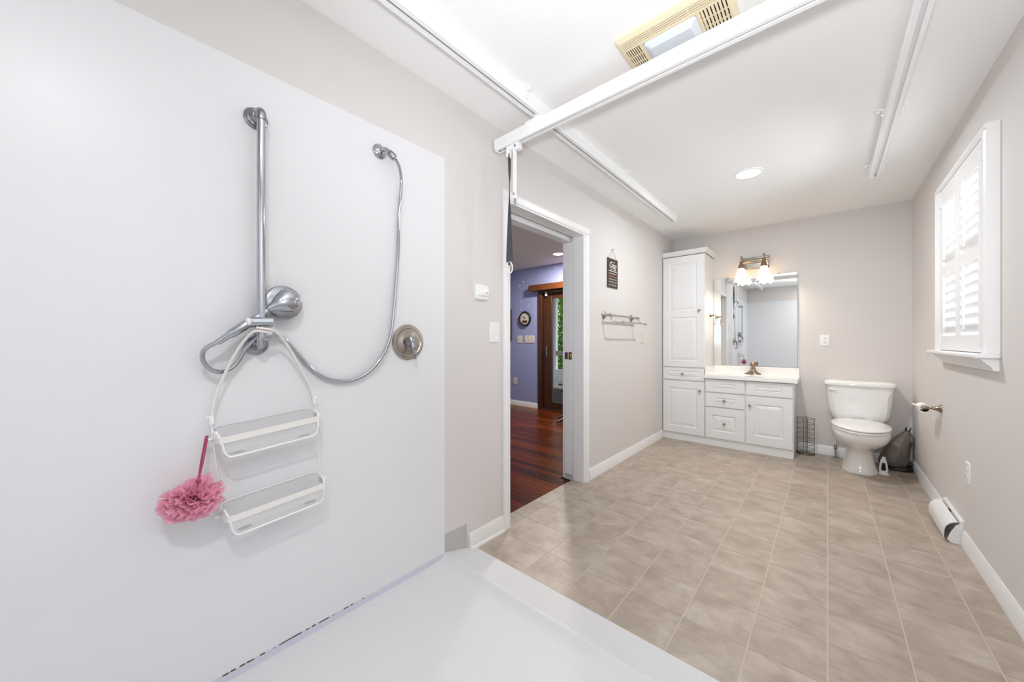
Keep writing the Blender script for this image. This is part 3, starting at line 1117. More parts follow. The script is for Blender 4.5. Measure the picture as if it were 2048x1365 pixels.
# ================================================================== ceiling lift: rails, cross beam, hanger
def track_profile(w, h, slot, t=0.006):
    """closed outline of a slotted hollow track, (across, down)"""
    return [(-w / 2, 0), (w / 2, 0), (w / 2, h - 0.006), (w / 2 - 0.005, h), (slot / 2, h), (slot / 2, h - t), (w / 2 - t, h - t), (w / 2 - t, t),
            (-w / 2 + t, t), (-w / 2 + t, h - t), (-slot / 2, h - t), (-slot / 2, h), (-w / 2 + 0.005, h), (-w / 2, h - 0.006)]
def bracket(x, y, parent, side):
    g = G(MC)
    s = side
    pts = [(0.0, 0.0), (0.034, 0.0), (0.034, 0.006), (0.006, 0.010), (0.006, 0.05), (0.0, 0.05)]
    g.prism([(x + s * (0.030 + q[0]), q[1]) for q in pts], 1, y - 0.022, y + 0.022)
    b_ = g.build('ceiling_bracket', 'alu', parent, bevel=0.002)
    g = G(MC)
    g.lathe([(0.009, 0.006), (0.009, 0.012), (0.006, 0.016)], (x + s * 0.052, y, 0), (0, 0, 1), 6)
    g.cyl((x + s * 0.034, y, 0.03), (x + s * 0.042, y, 0.03), 0.008, 0.007, 8)
    g.build('bolt', 'alu', b_, smooth=30)
def rail(x, y0, y1, slot, label, ys, sides, slot_tone):
    t = thing('ceiling_track', (x, (y0 + y1) / 2, CEIL), label, 'lift track', 'ceiling lift tracks')
    g = G(MC)
    g.prism([(x + q[0], q[1]) for q in track_profile(0.06, 0.064, slot)], 1, y0, y1)
    g.build('channel', 'alu', t)
    g = G(MC)
    g.box(x - 0.022, x + 0.022, y0 + 0.004, y1 - 0.004, 0.053, 0.0575)
    g.build('slot_shade_strip', slot_tone, t)  # strip closing the slot, its colour stands in for the shade inside
    g = G(MC)
    g.box(x - 0.031, x + 0.031, y1 - 0.002, y1 + 0.004, 0.0, 0.066)
    e_ = g.build('end_cap', 'alu', t, bevel=0.003)
    g = G(MC)
    for k in range(3):
        g.lathe([(0.004, 0.0), (0.004, 0.0015)], (x, y1 - 0.025 - k * 0.02, 0.0335 + 0.0295), (0, 0, 1), 8)
    g.build_each('end_stop', 'chromedull', t)
    for y in ys:
        for s in sides:
            bracket(x, y, t, s)
    return t
rail(-1.186, FRONT + 0.05, 3.86, 0.012, 'long white ceiling track running above the doorway wall', [0.30, 1.42, 2.62, 3.80], (1, -1), 'slotshade')
rail(0.265, FRONT + 0.05, 3.80, 0.017, 'long white ceiling track running beside the window wall', [0.4, 2.86, 3.70], (-1, 1), 'slotshadepale')

BY, BZ = 1.549, 2.338   # centre line and top of the cross beam
bm_ = thing('cross_beam', (-0.55, BY, 2.278), 'white slotted cross beam hung under both ceiling tracks', 'lift beam')
g = G(frame(lambda a, b, c: (a, BY + b, BZ - c)))
g.prism([(q[0], q[1]) for q in track_profile(0.054, 0.062, 0.011)], 0, -1.468, 0.36)
g.build('channel', 'alu', bm_)
g = G(frame(lambda a, b, c: (a, BY + b, BZ - c)))
g.box(-1.46, 0.35, -0.02, 0.02, 0.050, 0.0555)
g.build('slot_shade_strip', 'slotshade', bm_)  # slot shade of the beam, painted as a grey strip
g = G(frame(lambda a, b, c: (a, BY + b, BZ - c)))
g.prism([(-0.029, -0.001), (0.029, -0.001), (0.029, 0.050), (0.018, 0.066), (-0.018, 0.066), (-0.029, 0.050)], 0, -1.474, -1.466)
g.build('end_cap', 'alu', bm_, bevel=0.002)
g = G(frame(lambda a, b, c: (a, BY + b, BZ - c)))
for k in range(2):
    g.lathe([(0.005, 0.060), (0.005, 0.064)], (-1.450 + k * 0.030, 0.0, 0), (0, 0, 1), 10)
g.box(-1.405, -1.375, -0.008, 0.008, 0.055, 0.064)
g.build_each('end_stop', 'chromedull', bm_)
for x in (-1.186, 0.265):
    g = G()
    g.box(x - 0.055, x + 0.055, BY - 0.034, BY + 0.034, BZ, BZ + 0.007)
    g.box(x - 0.012, x + 0.012, BY - 0.006, BY + 0.006, BZ + 0.005, 2.44 - 0.032)
    tr = g.build('trolley', 'alu', bm_, bevel=0.002)
    g = G()
    for dx in (-0.035, 0.035):
        g.lathe([(0.008, 0.006), (0.008, 0.011), (0.004, 0.014)], (x + dx, BY - 0.018, BZ), (0, 0, 1), 8)
    g.build('bolt', 'alu', tr)

hg = thing('lift_hanger', (-1.345, BY, 1.94), 'white hanging arm with metal hook under the cross beam end', 'hanger')
zb = BZ - 0.062
g = G()
g.prism([(-1.392, zb - 0.001), (-1.300, zb - 0.001), (-1.290, zb - 0.042), (-1.318, zb - 0.044), (-1.330, zb - 0.030), (-1.372, zb - 0.030), (-1.376, zb - 0.062), (-1.392, zb - 0.062)], 1, BY - 0.014, BY + 0.014)
br = g.build('trolley_bracket', 'alu', hg, bevel=0.002)
g = G()
g.cyl((-1.325, BY - 0.017, zb - 0.018), (-1.325, BY - 0.013, zb - 0.018), 0.006, 0.006, 10)
g.build('bolt', 'chromedull', br)
g = G()
g.box(-1.347, -1.327, BY - 0.008, BY + 0.006, 1.965, zb - 0.02)
arm = g.build('arm', 'alu', hg, bevel=0.002)
g = G()
g.cyl((-1.337, BY - 0.012, 1.990), (-1.337, BY - 0.007, 1.990), 0.006, 0.006, 10)
g.build('rivet', 'chrome', arm)
g = G()
g.tube(spline([(-1.337, BY, 1.975), (-1.337, BY, 1.955), (-1.332, BY - 0.004, 1.935), (-1.340, BY - 0.012, 1.918), (-1.345, BY - 0.010, 1.930)], 6), 0.0045, 8)
g.build('hook', 'chrome', hg, smooth=50)

st = thing('lift_strap', (-1.375, BY, 1.55), 'dark grey twisted webbing strap with carabiner hanging from the beam', 'strap')
g = G()
rings = []
ts = [(0.0, 2.235, 0.012, 1.35), (0.02, 2.20, 0.018, 1.2), (0.1, 2.12, 0.018, 1.3), (0.2, 2.06, 0.017, 1.52), (0.3, 1.98, 0.017, 1.45), (0.42, 1.90, 0.018, 1.2), (0.6, 1.80, 0.018, 0.9), (0.78, 1.70, 0.0185, 0.55), (0.92, 1.63, 0.019, 0.25), (1.0, 1.607, 0.0185, 0.2)]
va = math.atan2(BY, 1.375)       # twist measured against the line of sight into the room
sm = spline([(t[1], t[2], t[3]) for t in ts], 5)
for z, hw, tw in sm:
    a = 0.72 + tw
    d = Vector((math.cos(a), math.sin(a), 0))
    n_ = Vector((-d.y, d.x, 0))
    c = Vector((-1.378, BY, z))
    rings.append([c + d * hw + n_ * 0.0016, c - d * hw + n_ * 0.0016, c - d * hw - n_ * 0.0016, c + d * hw - n_ * 0.0016])
g.loft(rings)
g.build('webbing', 'strap', st)
g = G()
d = Vector((math.cos(0.8), math.sin(0.8), 0))
cc = Vector((-1.378, BY, 0))
loop = [cc + d * s + Vector((0, 0, z)) for s, z in ((0.0, 1.612), (0.010, 1.605), (0.016, 1.58), (0.013, 1.556), (0.0, 1.546), (-0.013, 1.556), (-0.014, 1.58), (-0.009, 1.605))]
g.tube(spline(loop, 4, True), 0.0036, 8, closed=True)
cb = g.build('carabiner', 'plastic', st, smooth=50)
g = G()
g.tube([cc + d * -0.003 + Vector((0, 0, 1.613)), cc + d * -0.002 + Vector((0, 0, 1.592))], 0.005, 8)
g.build('stitched_loop', 'black', st)

# ceiling fan / light
fan = thing('exhaust_fan', (-0.473, 1.61, CEIL), 'yellowed cream ceiling exhaust fan with frosted light lens', 'exhaust fan')
X0, X1, Y0, Y1 = -0.687, -0.258, 1.442, 1.778
g = G(MC)
g.box(X0 + 0.02, X1 - 0.02, Y0 + 0.02, Y1 - 0.02, 0.0, 0.006)
g.build('dark_cavity', 'dark', fan)
g = G(MC)
lx0, lx1, ly0, ly1 = -0.590, -0.385, 1.516, 1.700
# outer rim with sloping edge
o1, o2 = rrect(X0, X1, Y0, Y1, 0.012, 3), rrect(X0 + 0.016, X1 - 0.016, Y0 + 0.016, Y1 - 0.016, 0.008, 3)
i2 = rrect(X0 + 0.022, X1 - 0.022, Y0 + 0.022, Y1 - 0.022, 0.004, 3)
g.loft([[(p[0], p[1], 0.0) for p in o1], [(p[0], p[1], 0.010) for p in o1], [(p[0], p[1], 0.020) for p in o2], [(p[0], p[1], 0.020) for p in i2], [(p[0], p[1], 0.004) for p in i2]], caps=False)
g.build('rim', 'cream', fan, smooth=40)
g = G(MC)
# louver bars: front and back run along X, sides run along Y
for side in (0, 1):
    ya, yb = (Y0 + 0.022, ly0) if side == 0 else (ly1, Y1 - 0.022)
    nb = 4
    pitch = (yb - ya) / (nb + 0.6)
    for k in range(nb + 1):
        yk = ya + k * pitch
        g.box(X0 + 0.0225, X1 - 0.0225, yk + 0.0050, min(yk + pitch, yb - 0.0125 if side == 0 else yb), 0.0165, 0.0195)
    for fx_ in (0.30, 0.36, 0.64, 0.70):
        pass
    for fx_ in (0.33, 0.66):
        xk = X0 + (X1 - X0) * fx_
        g.box(xk - 0.002, xk + 0.002, ya, yb, 0.0160, 0.0190)
for xa, xb in ((X0 + 0.022, lx0), (lx1, X1 - 0.022)):
    nb = 8
    pitch = (xb - xa) / (nb + 0.5)
    for k in range(nb + 1):
        xk = xa + k * pitch
        g.box(xk + 0.0042, min(xk + pitch, xb), ly0 + 0.0005, ly1 - 0.0005, 0.0162, 0.0192)
    for fy_ in (0.27, 0.5, 0.73):
        yk = ly0 + (ly1 - ly0) * fy_
        g.box(xa, xb, yk - 0.002, yk + 0.002, 0.0158, 0.0188)
g.box(lx0 - 0.014, lx0 - 0.0005, ly0 - 0.012, ly1 + 0.012, 0.004, 0.022)
g.box(lx1 + 0.0005, lx1 + 0.014, ly0 - 0.012, ly1 + 0.012, 0.004, 0.022)
g.box(lx0, lx1, ly0 - 0.0119, ly0 - 0.0005, 0.004, 0.0219)
g.box(lx0, lx1, ly1 + 0.0005, ly1 + 0.0119, 0.004, 0.0219)
for xa, xb in ((X0 + 0.0225, lx0 - 0.0145), (lx1 + 0.0145, X1 - 0.0225)):
    for ya in (ly0 - 0.0115, ly1 + 0.0005):
        g.box(xa, xb, ya, ya + 0.0115, 0.005, 0.0186)
g.build('grille', 'cream', fan)
g = G(MC)
a_, b_, c_ = rrect(lx0, lx1, ly0, ly1, 0.012, 4), rrect(lx0 + 0.004, lx1 - 0.004, ly0 + 0.004, ly1 - 0.004, 0.012, 4), rrect(lx0 + 0.022, lx1 - 0.022, ly0 + 0.026, ly1 - 0.026, 0.008, 4)
g.loft([[(p[0], p[1], 0.006) for p in a_], [(p[0], p[1], 0.023) for p in a_], [(p[0], p[1], 0.027) for p in b_], [(p[0], p[1], 0.040) for p in c_]])
g.build('light_lens', 'lens', fan, smooth=25)

# ================================================================== shower fittings on the left panel
PN = 0.006      # panel face
SB = 0.350      # bar position along the wall
bar = thing('shower_grab_bar', (L + PN, SB, 1.14), 'vertical chrome grab bar mounted on the white shower panel', 'grab bar')
g = G(ML)
g.tube(spline([(SB, 0.040, 1.921), (SB, 0.062, 1.922), (SB, 0.070, 1.905), (SB, 0.070, 1.88)], 6) + [Vector((SB, 0.070, z)) for z in (1.7, 1.5, 1.3, 1.20)] + spline([(SB, 0.070, 1.18), (SB, 0.069, 1.155), (SB, 0.058, 1.142), (SB, 0.034, 1.141)], 6), 0.0125, 18)
g.build('bar', 'chrome', bar, smooth=50)
g = G(ML)
g.tube(spline([(SB, 0.034, 1.921), (SB, 0.058, 1.923), (SB, 0.070, 1.912), (SB, 0.0705, 1.893)], 6), 0.0150, 18)
g.build('elbow', 'chromedull', bar, smooth=50)
for z in (1.921, 1.143):
    g = G(ML)
    g.lathe([(0.036, PN), (0.036, 0.010), (0.030, 0.014), (0.030, 0.020), (0.023, 0.024), (0.023, 0.030), (0.017, 0.036), (0.016, 0.042)], (SB, 0, z), (0, 1, 0), 28)
    g.build('flange', 'chromedull', bar, smooth=30)
g = G(ML)
g.cyl((SB - 0.030, 0.074, 1.217), (SB + 0.030, 0.074, 1.219), 0.0175, 0.0175, 20)
clamp = g.build('sliding_clamp', 'chrome', bar, smooth=40)
g = G(ML)
g.lathe([(0.0135, 0.0), (0.0135, 0.010), (0.008, 0.014)], (SB - 0.030, 0.074, 1.217), (-1, 0, 0), 16)
g.build('clamp_knob', 'plastic', clamp, smooth=40)

hs = thing('hand_shower', (L + 0.07, 0.42, 1.20), 'chrome hand shower with teardrop head and long ribbed hose', 'shower head')
# head disc faces the wall, teardrop back faces the room
hc = Vector((0.425, 0.052, 1.292))
ax = Vector((0.10, 1.0, 0.12)).normalized()
g = G(ML)
g.lathe([(0.052, -0.022), (0.058, -0.016), (0.060, -0.006), (0.057, 0.002), (0.048, 0.006), (0.001, 0.008)], hc, ax, 36)
head = g.build('spray_head', 'chromedull', hs, smooth=40)
# teardrop dome: rings along the handle direction
g = G(ML)
hd = Vector((0.88, 0.0, 0.47)).normalized()        # from handle to head, in the wall plane
px = ax.cross(hd).normalized()
rings = []
prof = [(-0.076, 0.006, 0.006), (-0.066, 0.009, 0.012), (-0.052, 0.014, 0.018), (-0.035, 0.023, 0.024), (-0.015, 0.034, 0.027), (0.005, 0.041, 0.027), (0.022, 0.041, 0.023), (0.036, 0.033, 0.017), (0.045, 0.021, 0.010), (0.049, 0.006, 0.004)]
for s, hw, ht in prof:
    c = hc + hd * s + ax * 0.004
    rings.append([c + px * (hw * math.cos(2 * PI * q / 20)) + ax * (ht * max(-0.1, math.sin(2 * PI * q / 20))) for q in range(20)])
g.loft(rings)
g.build('dome', 'chrome', head, smooth=60)
g = G(ML)
h0, h1 = Vector((0.236, 0.066, 1.150)), Vector((0.362, 0.068, 1.252))
dirh = (h1 - h0)
pts = [h0 + dirh * t for t in (0.0, 0.02, 0.22, 0.24, 0.30, 0.6, 0.9, 1.05)]
g.tube(pts, [0.0085, 0.0095, 0.0105, 0.0125, 0.0145, 0.0150, 0.0125, 0.010], 18)
g.build('handle', 'chrome', hs, smooth=40)
hp = [(0.846, 0.073, 1.948), (0.872, 0.060, 1.925), (0.893, 0.040, 1.880), (0.897, 0.024, 1.80), (0.893, 0.020, 1.70), (0.888, 0.020, 1.55), (0.878, 0.020, 1.40), (0.861, 0.024, 1.255), (0.845, 0.030, 1.178), (0.818, 0.030, 1.110), (0.778, 0.028, 1.053), (0.729, 0.025, 1.012), (0.674, 0.022, 0.993), (0.613, 0.020, 0.997), (0.563, 0.020, 1.017), (0.515, 0.020, 1.059), (0.471, 0.022, 1.115), (0.436, 0.026, 1.157), (0.408, 0.032, 1.174), (0.385, 0.036, 1.176), (0.352, 0.036, 1.168), (0.318, 0.032, 1.131), (0.296, 0.030, 1.088), (0.273, 0.032, 1.064), (0.246, 0.038, 1.056), (0.221, 0.046, 1.068), (0.204, 0.054, 1.095), (0.203, 0.060, 1.122), (0.215, 0.064, 1.138), (0.238, 0.066, 1.152)]
fine = spline(hp, 30)
# ribbed metal hose: resample evenly, alternating radius
acc, out = 0.0, [fine[0]]
step = 0.0022
for a, b in zip(fine, fine[1:]):
    seg_l = (b - a).length
    while acc + seg_l >= step:
        tt = (step - acc) / seg_l
        a = a + (b - a) * tt
        out.append(a)
        seg_l = (b - a).length
        acc = 0.0
    acc += seg_l
g = G(ML)
g.tube(out, [0.0072 if k % 2 else 0.0060 for k in range(len(out))], 10)
g.build('hose', 'chrome', hs, smooth=70)

arm = thing('hose_outlet', (L + PN, 0.807, 1.99), 'short chrome shower arm feeding the hose, high on the panel', 'shower arm')
g = G(ML)
g.lathe([(0.032, PN), (0.032, 0.009), (0.026, 0.015), (0.014, 0.022), (0.010, 0.024)], (0.806, 0, 1.990), (0, 1, 0), 28)
g.build('flange', 'chrome', arm, smooth=40)
g = G(ML)
g.tube(spline([(0.806, 0.010, 1.990), (0.808, 0.040, 1.990), (0.816, 0.058, 1.980), (0.828, 0.066, 1.966)], 6), 0.0095, 14)
g.build('pipe', 'chrome', arm, smooth=50)
g = G(ML)
dv = Vector((0.022, 0.010, -0.022)).normalized()
g.lathe([(0.011, -0.004), (0.014, 0.0), (0.0155, 0.020), (0.0140, 0.030), (0.0135, 0.031), (0.0085, 0.032)], (0.822, 0.060, 1.974), dv, 18)
g.build('hose_connector', 'chromedull', arm, smooth=40)

val = thing('shower_valve', (L + PN, 0.949, 1.149), 'round chrome shower valve with lever handle', 'shower valve')
g = G(ML)
g.lathe([(0.083, PN), (0.083, 0.010), (0.078, 0.015), (0.066, 0.016), (0.062, 0.013), (0.045, 0.014), (0.040, 0.017), (0.001, 0.018)], (0.949, 0, 1.149), (0, 1, 0), 40)
g.build('escutcheon', 'nickel', val, smooth=30)
g = G(ML)
g.lathe([(0.024, 0.015), (0.023, 0.040), (0.020, 0.050), (0.012, 0.056), (0.001, 0.058)], (0.940, 0, 1.152), (0, 1, 0), 24)
g.build('hub', 'chromedull', val, smooth=40)
g = G(ML)
g.tube(spline([(0.936, 0.046, 1.170), (0.938, 0.054, 1.155), (0.942, 0.060, 1.130), (0.946, 0.064, 1.100), (0.948, 0.066, 1.072)], 6), [0.010] * 2 + [0.016] * 6 + [0.014] * 7 + [0.010] * 6 + [0.007] * 4, 14)
g.build('lever', 'chromedull', val, smooth=60)

# ------------------------------------------------------------------ hanging caddy
PHI = math.radians(4.7)
PY, PZ = 0.353, 1.190
def caddy_map(a, b, c):
    return (L + b, PY + a * math.cos(PHI) - c * math.sin(PHI), PZ + a * math.sin(PHI) + c * math.cos(PHI))
MK = frame(caddy_map)
cad = thing('shower_caddy', (L + 0.05, 0.39, 0.55), 'white frosted two-shelf shower caddy hanging from the grab bar', 'shower caddy')
D0, D1 = 0.012, 0.098
def tray(zc, parent_label):
    w0, w1 = -0.148, 0.148
    zt, zb_ = zc + 0.030, zc - 0.060
    # translucent bin: floor and walls
    g = G(MK)
    pr = rrect(w0, w1, D0, D1, 0.020, 5)
    pi_ = rrect(w0 + 0.003, w1 - 0.003, D0 + 0.003, D1 - 0.003, 0.018, 5)
    pb = rrect(w0 + 0.010, w1 - 0.010, D0 + 0.004, D1 - 0.008, 0.020, 5)
    pbi = rrect(w0 + 0.013, w1 - 0.013, D0 + 0.007, D1 - 0.011, 0.018, 5)
    def hgt(p):            # back edge stands higher than the front
        return zt - 0.028 * max(0.0, min(1.0, (p[1] - D0) / (D1 - D0)))
    rings = [[(p[0], p[1], hgt(p)) for p in pr], [(p[0], p[1], zb_ + 0.016) for p in pr], [(p[0], p[1], zb_) for p in pb]]
    g.loft(rings, caps=False)
    rings = [[(p[0], p[1], hgt(p)) for p in pi_], [(p[0], p[1], zb_ + 0.018) for p in pi_], [(p[0], p[1], zb_ + 0.003) for p in pbi]]
    g.loft(rings, caps=False)
    v = [g.vert((p[0], p[1], zb_)) for p in pb]
    g.face(v)
    b_ = g.build('bin', 'caddy', cad, smooth=40)
    b_['label'] = parent_label
    # white rim along the top edge
    g = G(MK)
    g.tube([(p[0], p[1], hgt(p)) for p in pr], 0.0022, 6, closed=True)
    # front hoop frame: down one corner, along the lower front edge, up the other
    hoop = [(w0 + 0.002, D1 - 0.034, zt - 0.006), (w0 + 0.004, D1 - 0.014, zt - 0.016), (w0 + 0.009, D1 - 0.004, zc - 0.004), (w0 + 0.012, D1 - 0.002, zc - 0.034), (w0 + 0.022, D1 - 0.003, zb_ + 0.006), (w0 + 0.045, D1 - 0.004, zb_ + 0.001)]
    hoop = hoop + [(0.0, D1 - 0.004, zb_ + 0.001)] + [(-q[0], q[1], q[2]) for q in reversed(hoop)]
    g.tube(spline(hoop, 6), 0.0034, 8)
    g.build('rim', 'caddyrim', b_, smooth=60)
    # floor slots and ribs
    g = G(MK)
    for s in (-1, 1):
        g.lathe([(0.020, 0.0), (0.020, 0.0006)], (0, 0, 0), (0, 0, 1), 20)
        vs = g.bm.verts[:]
        for v_ in vs[-40:]:
            v_.co = Vector((s * 0.098 + v_.co.x, D1 - 0.036 + v_.co.y * 0.55, zb_ + 0.0035 + v_.co.z))
    g.build_each('drain_slot', 'caddyhole', b_)
    g = G(MK)
    for k in range(4):
        g.box(-0.060, 0.060, D1 - 0.055 + k * 0.010, D1 - 0.051 + k * 0.010, zb_ + 0.001, zb_ + 0.005)
    g.build_each('floor_rib', 'caddyrim', b_)
    # cream band across the front with side returns
    g = G(MK)
    bandp = [(w0 - 0.004, D0 + 0.004), (w0 - 0.004, D1 - 0.020), (w0 + 0.004, D1 - 0.003), (w0 + 0.022, D1 + 0.003), (w1 - 0.022, D1 + 0.003), (w1 - 0.004, D1 - 0.003), (w1 + 0.004, D1 - 0.020), (w1 + 0.004, D0 + 0.004)]
    inn = [(w1 + 0.001, D0 + 0.004), (w1 + 0.001, D1 - 0.021), (w1 - 0.006, D1 - 0.0055), (w1 - 0.022, D1 + 0.0005), (w0 + 0.022, D1 + 0.0005), (w0 + 0.006, D1 - 0.0055), (w0 - 0.001, D1 - 0.021), (w0 - 0.001, D0 + 0.004)]
    g.prism(bandp + inn, 2, zc - 0.0095, zc + 0.0095)
    bd = g.build('band', 'caddyband', cad, smooth=40)
    g = G(MK)
    for s in (-1, 1):
        g.tube([(s * 0.151, D0 + 0.034, zc), (s * 0.162, D0 + 0.034, zc), (s * 0.168, D0 + 0.034, zc + 0.008)], [0.005, 0.005, 0.004], 8)
    g.build_each('side_hook', 'caddyrim', bd, smooth=50)
tray(-0.330, 'clear frosted upper shelf bin')
tray(-0.580, 'clear frosted lower shelf bin')
# side strings
g = G(MK)
for s in (-1, 1):
    g.tube([(s * 0.151, 0.040, -0.262), (s * 0.152, 0.042, -0.33), (s * 0.150, 0.040, -0.46), (s * 0.152, 0.042, -0.585)], 0.0024, 6)
g.build_each('side_cord', 'caddyrim', cad, smooth=50)
# strap arms looping round the bar
g = G(MK)
for s in (-1, 1):
    path = [(-s * 0.020, 0.088, 0.010 * s), (s * 0.006, 0.094, 0.0 + s * 0.004), (s * 0.026, 0.090, -0.002), (s * 0.046, 0.080, -0.020), (s * 0.074, 0.064, -0.064), (s * 0.106, 0.050, -0.130), (s * 0.134, 0.042, -0.200), (s * 0.148, 0.040, -0.262), (s * 0.151, 0.040, -0.285)]
    g.tube(spline(path, 6), 0.0080, 8, flat=(1.0, 0.55))
g.build_each('hanging_strap', 'caddyband', cad, smooth=50)
g = G(MK)
for s in (-1, 1):
    g.box(s * 0.150 - 0.006, s * 0.150 + 0.006, 0.034, 0.047, -0.285, -0.258)
    g.lathe([(0.004, 0.0), (0.004, 0.006)], (s * 0.156, 0.041, -0.262), (s, 0, 0), 8)
g.build_each('strap_clip', 'caddyrim', cad, bevel=0.0015)

# bath pouf hung from the caddy's side hook
pf_c = Vector((L + 0.078, 0.178, 0.690))
hook = MK @ Vector((-0.166, D0 + 0.034, -0.322))
po = thing('bath_pouf', pf_c - Vector((0, 0, 0.07)), 'pink ruffled mesh bath pouf hanging by a cord from the caddy', 'bath pouf')
rnd = random.Random(11)
g = G()
def ruffle(nrm, rad0, rad1, amp, freq, a0, a1, ph, off):
    nrm = nrm.normalized()
    e1 = nrm.cross(Vector((0.3, 0.5, 0.8))).normalized()
    e2 = nrm.cross(e1)
    nA, nR = 64, 5
    grid = []
    for r in range(nR + 1):
        f = r / nR
        row = []
        for k in range(nA + 1):
            a = a0 + (a1 - a0) * k / nA
            rr = rad0 + (rad1 - rad0) * f
            rr *= 1 + 0.10 * math.sin(3 * a + ph) + 0.05 * math.sin(7 * a + 2 * ph)
            wv = amp * f ** 1.2 * (math.sin(freq * a + ph) + 0.5 * math.sin(2.3 * freq * a + 1.7 * ph))
            p = e1 * (rr * math.cos(a)) + e2 * (rr * math.sin(a)) + nrm * (wv + off * f)
            row.append(g.vert(pf_c + Vector((p.x * 0.72, p.y * 1.04, p.z * 0.98))))
        grid.append(row)
    for r in range(nR):
        for k in range(nA):
            g.face([grid[r][k], grid[r][k + 1], grid[r + 1][k + 1], grid[r + 1][k]])
for k in range(38):
    nv = Vector((rnd.gauss(0, 1), rnd.gauss(0, 1), rnd.gauss(0, 1)))
    a0 = rnd.uniform(0, 2 * PI)
    ruffle(nv, 0.010, rnd.uniform(0.048, 0.070), rnd.uniform(0.005, 0.009), rnd.choice([9, 11, 13, 16]), a0, a0 + rnd.uniform(1.4, 4.2), rnd.uniform(0, 6), rnd.uniform(-0.02, 0.02))
pm = g.build('mesh_ruffle', 'pink', po, smooth=70)
g = G()
topk = pf_c + Vector((0.01, 0.010, 0.050))
for s in (-1, 1):
    cp = spline([topk, (topk + hook) / 2 + Vector((0.003 * s, 0.002 * s, 0.0)), hook + Vector((0, 0.002 * s, 0.006))], 8)
    g.tube(cp, 0.0024, 7)
g.sphere(tuple(topk), 0.007, 10)
g.build('cord', 'pinkcord', po, smooth=60)

# ================================================================== left wall: thermostat, switch, sign, towel bar
th = thing('wall_sensor', (L, 1.428, 1.43), 'small white rounded wall sensor above the light switch', 'wall sensor')
g = G(ML)
o1 = rrect(1.379, 1.478, 1.389, 1.476, 0.016, 5)
o2 = rrect(1.384, 1.473, 1.394, 1.471, 0.014, 5)
g.loft([[(p[0], 0.0, p[1]) for p in o1], [(p[0], 0.012, p[1]) for p in o1], [(p[0], 0.018, p[1]) for p in o2]])
g.build('housing', 'plastic', th, smooth=35)
g = G(ML)
o1 = rrect(1.392, 1.470, 1.410, 1.452, 0.008, 4)
o2 = rrect(1.396, 1.466, 1.414, 1.448, 0.008, 4)
g.loft([[(p[0], 0.017, p[1]) for p in o1], [(p[0], 0.025, p[1]) for p in o1], [(p[0], 0.028, p[1]) for p in o2]])
cv = g.build('raised_cover', 'plastic', th, smooth=35)
g = G(ML)
g.lathe([(0.0065, 0.027), (0.0065, 0.0295), (0.004, 0.0305)], (1.449, 0, 1.431), (0, 1, 0), 14)
g.build('button', 'aludark', cv, smooth=40)
plate('light_switch', ML, 1.498, 1.580, 1.146, 1.265, 'plastic', 'white toggle switch plate beside the door casing', 'light switch', 'toggle')
plate('wall_plate', ML, 3.772, 3.852, 1.132, 1.248, 'paintedplate', 'wall-coloured cover plate under the towel bar end', 'wall plate', 'rocker')
plate('wall_plate', ML, 4.090, 4.166, 1.092, 1.200, 'paintedplate', 'wall-coloured cover plate nearest the tall cabinet', 'wall plate', 'rocker')
g = G(ML)
g.lathe([(0.0045, 0.0), (0.0045, 0.0015), (0.002, 0.002)], (1.379, 0, 0.769), (0, 1, 0), 10)
tag(g.build('wall_anchor', 'aludark'), 'tiny grey screw anchor left in the wall below the light switch', 'screw')

# hanging sign
sg = thing('wall_sign', (L, 3.093, 1.65), 'small dark brown hanging sign with cream lettering above the towel bar', 'sign')
S0, S1, SZ0, SZ1 = 2.990, 3.192, 1.642, 1.908
g = G(ML)
g.box(S0, S1, 0.002, 0.010, SZ0, SZ1)
bd = g.build('board', 'signwood', sg, bevel=0.001)
g = G(ML)
nail = (3.092, 0.006, 1.992)
g.tube([(S0 + 0.012, 0.006, SZ1 - 0.006), nail, (S1 - 0.012, 0.006, SZ1 - 0.006)], 0.0013, 6)
g.build('string', 'darkmetal', sg)
g = G(ML)
g.cyl((nail[0], 0.0, nail[2] - 0.002), (nail[0] + 0.004, 0.016, nail[2] + 0.006), 0.003, 0.004, 8)
g.build('nail', 'darkmetal', sg)
def text_mesh(body, size, shear, width):
    cu = bpy.data.curves.new('txt', 'FONT')
    cu.body = body
    cu.size = size
    cu.shear = shear
    cu.align_x = 'CENTER'
    cu.extrude = 0.0
    cu.offset = 0.0012
    to = bpy.data.objects.new('txt', cu)
    COL.objects.link(to)
    bpy.context.view_layer.update()
    dg = bpy.context.evaluated_depsgraph_get()
    me = bpy.data.meshes.new_from_object(to.evaluated_get(dg))
    bpy.data.objects.remove(to)
    xs = [v.co.x for v in me.vertices]
    wd_ = max(xs) - min(xs)
    out = [(v.co.x * width / wd_, v.co.y) for v in me.vertices], [tuple(p.vertices) for p in me.polygons]
    bpy.data.meshes.remove(me)
    return out
g = G(ML)
vs, fs = text_mesh('Crazy', 0.074, 0.25, 0.142)
vv = [g.vert((3.088 + x, 0.0112, 1.822 + y)) for x, y in vs]
for f in fs:
    g.face([vv[i] for i in f])
for row, (z, hgt, a0, a1) in enumerate(((1.878, 0.012, 3.055, 3.125), (1.806, 0.004, 3.040, 3.150))):
    g.box(a0, a1, 0.0105, 0.0112, z - hgt * 0.3, z - hgt * 0.3 + 0.004)
rl = random.Random(5)
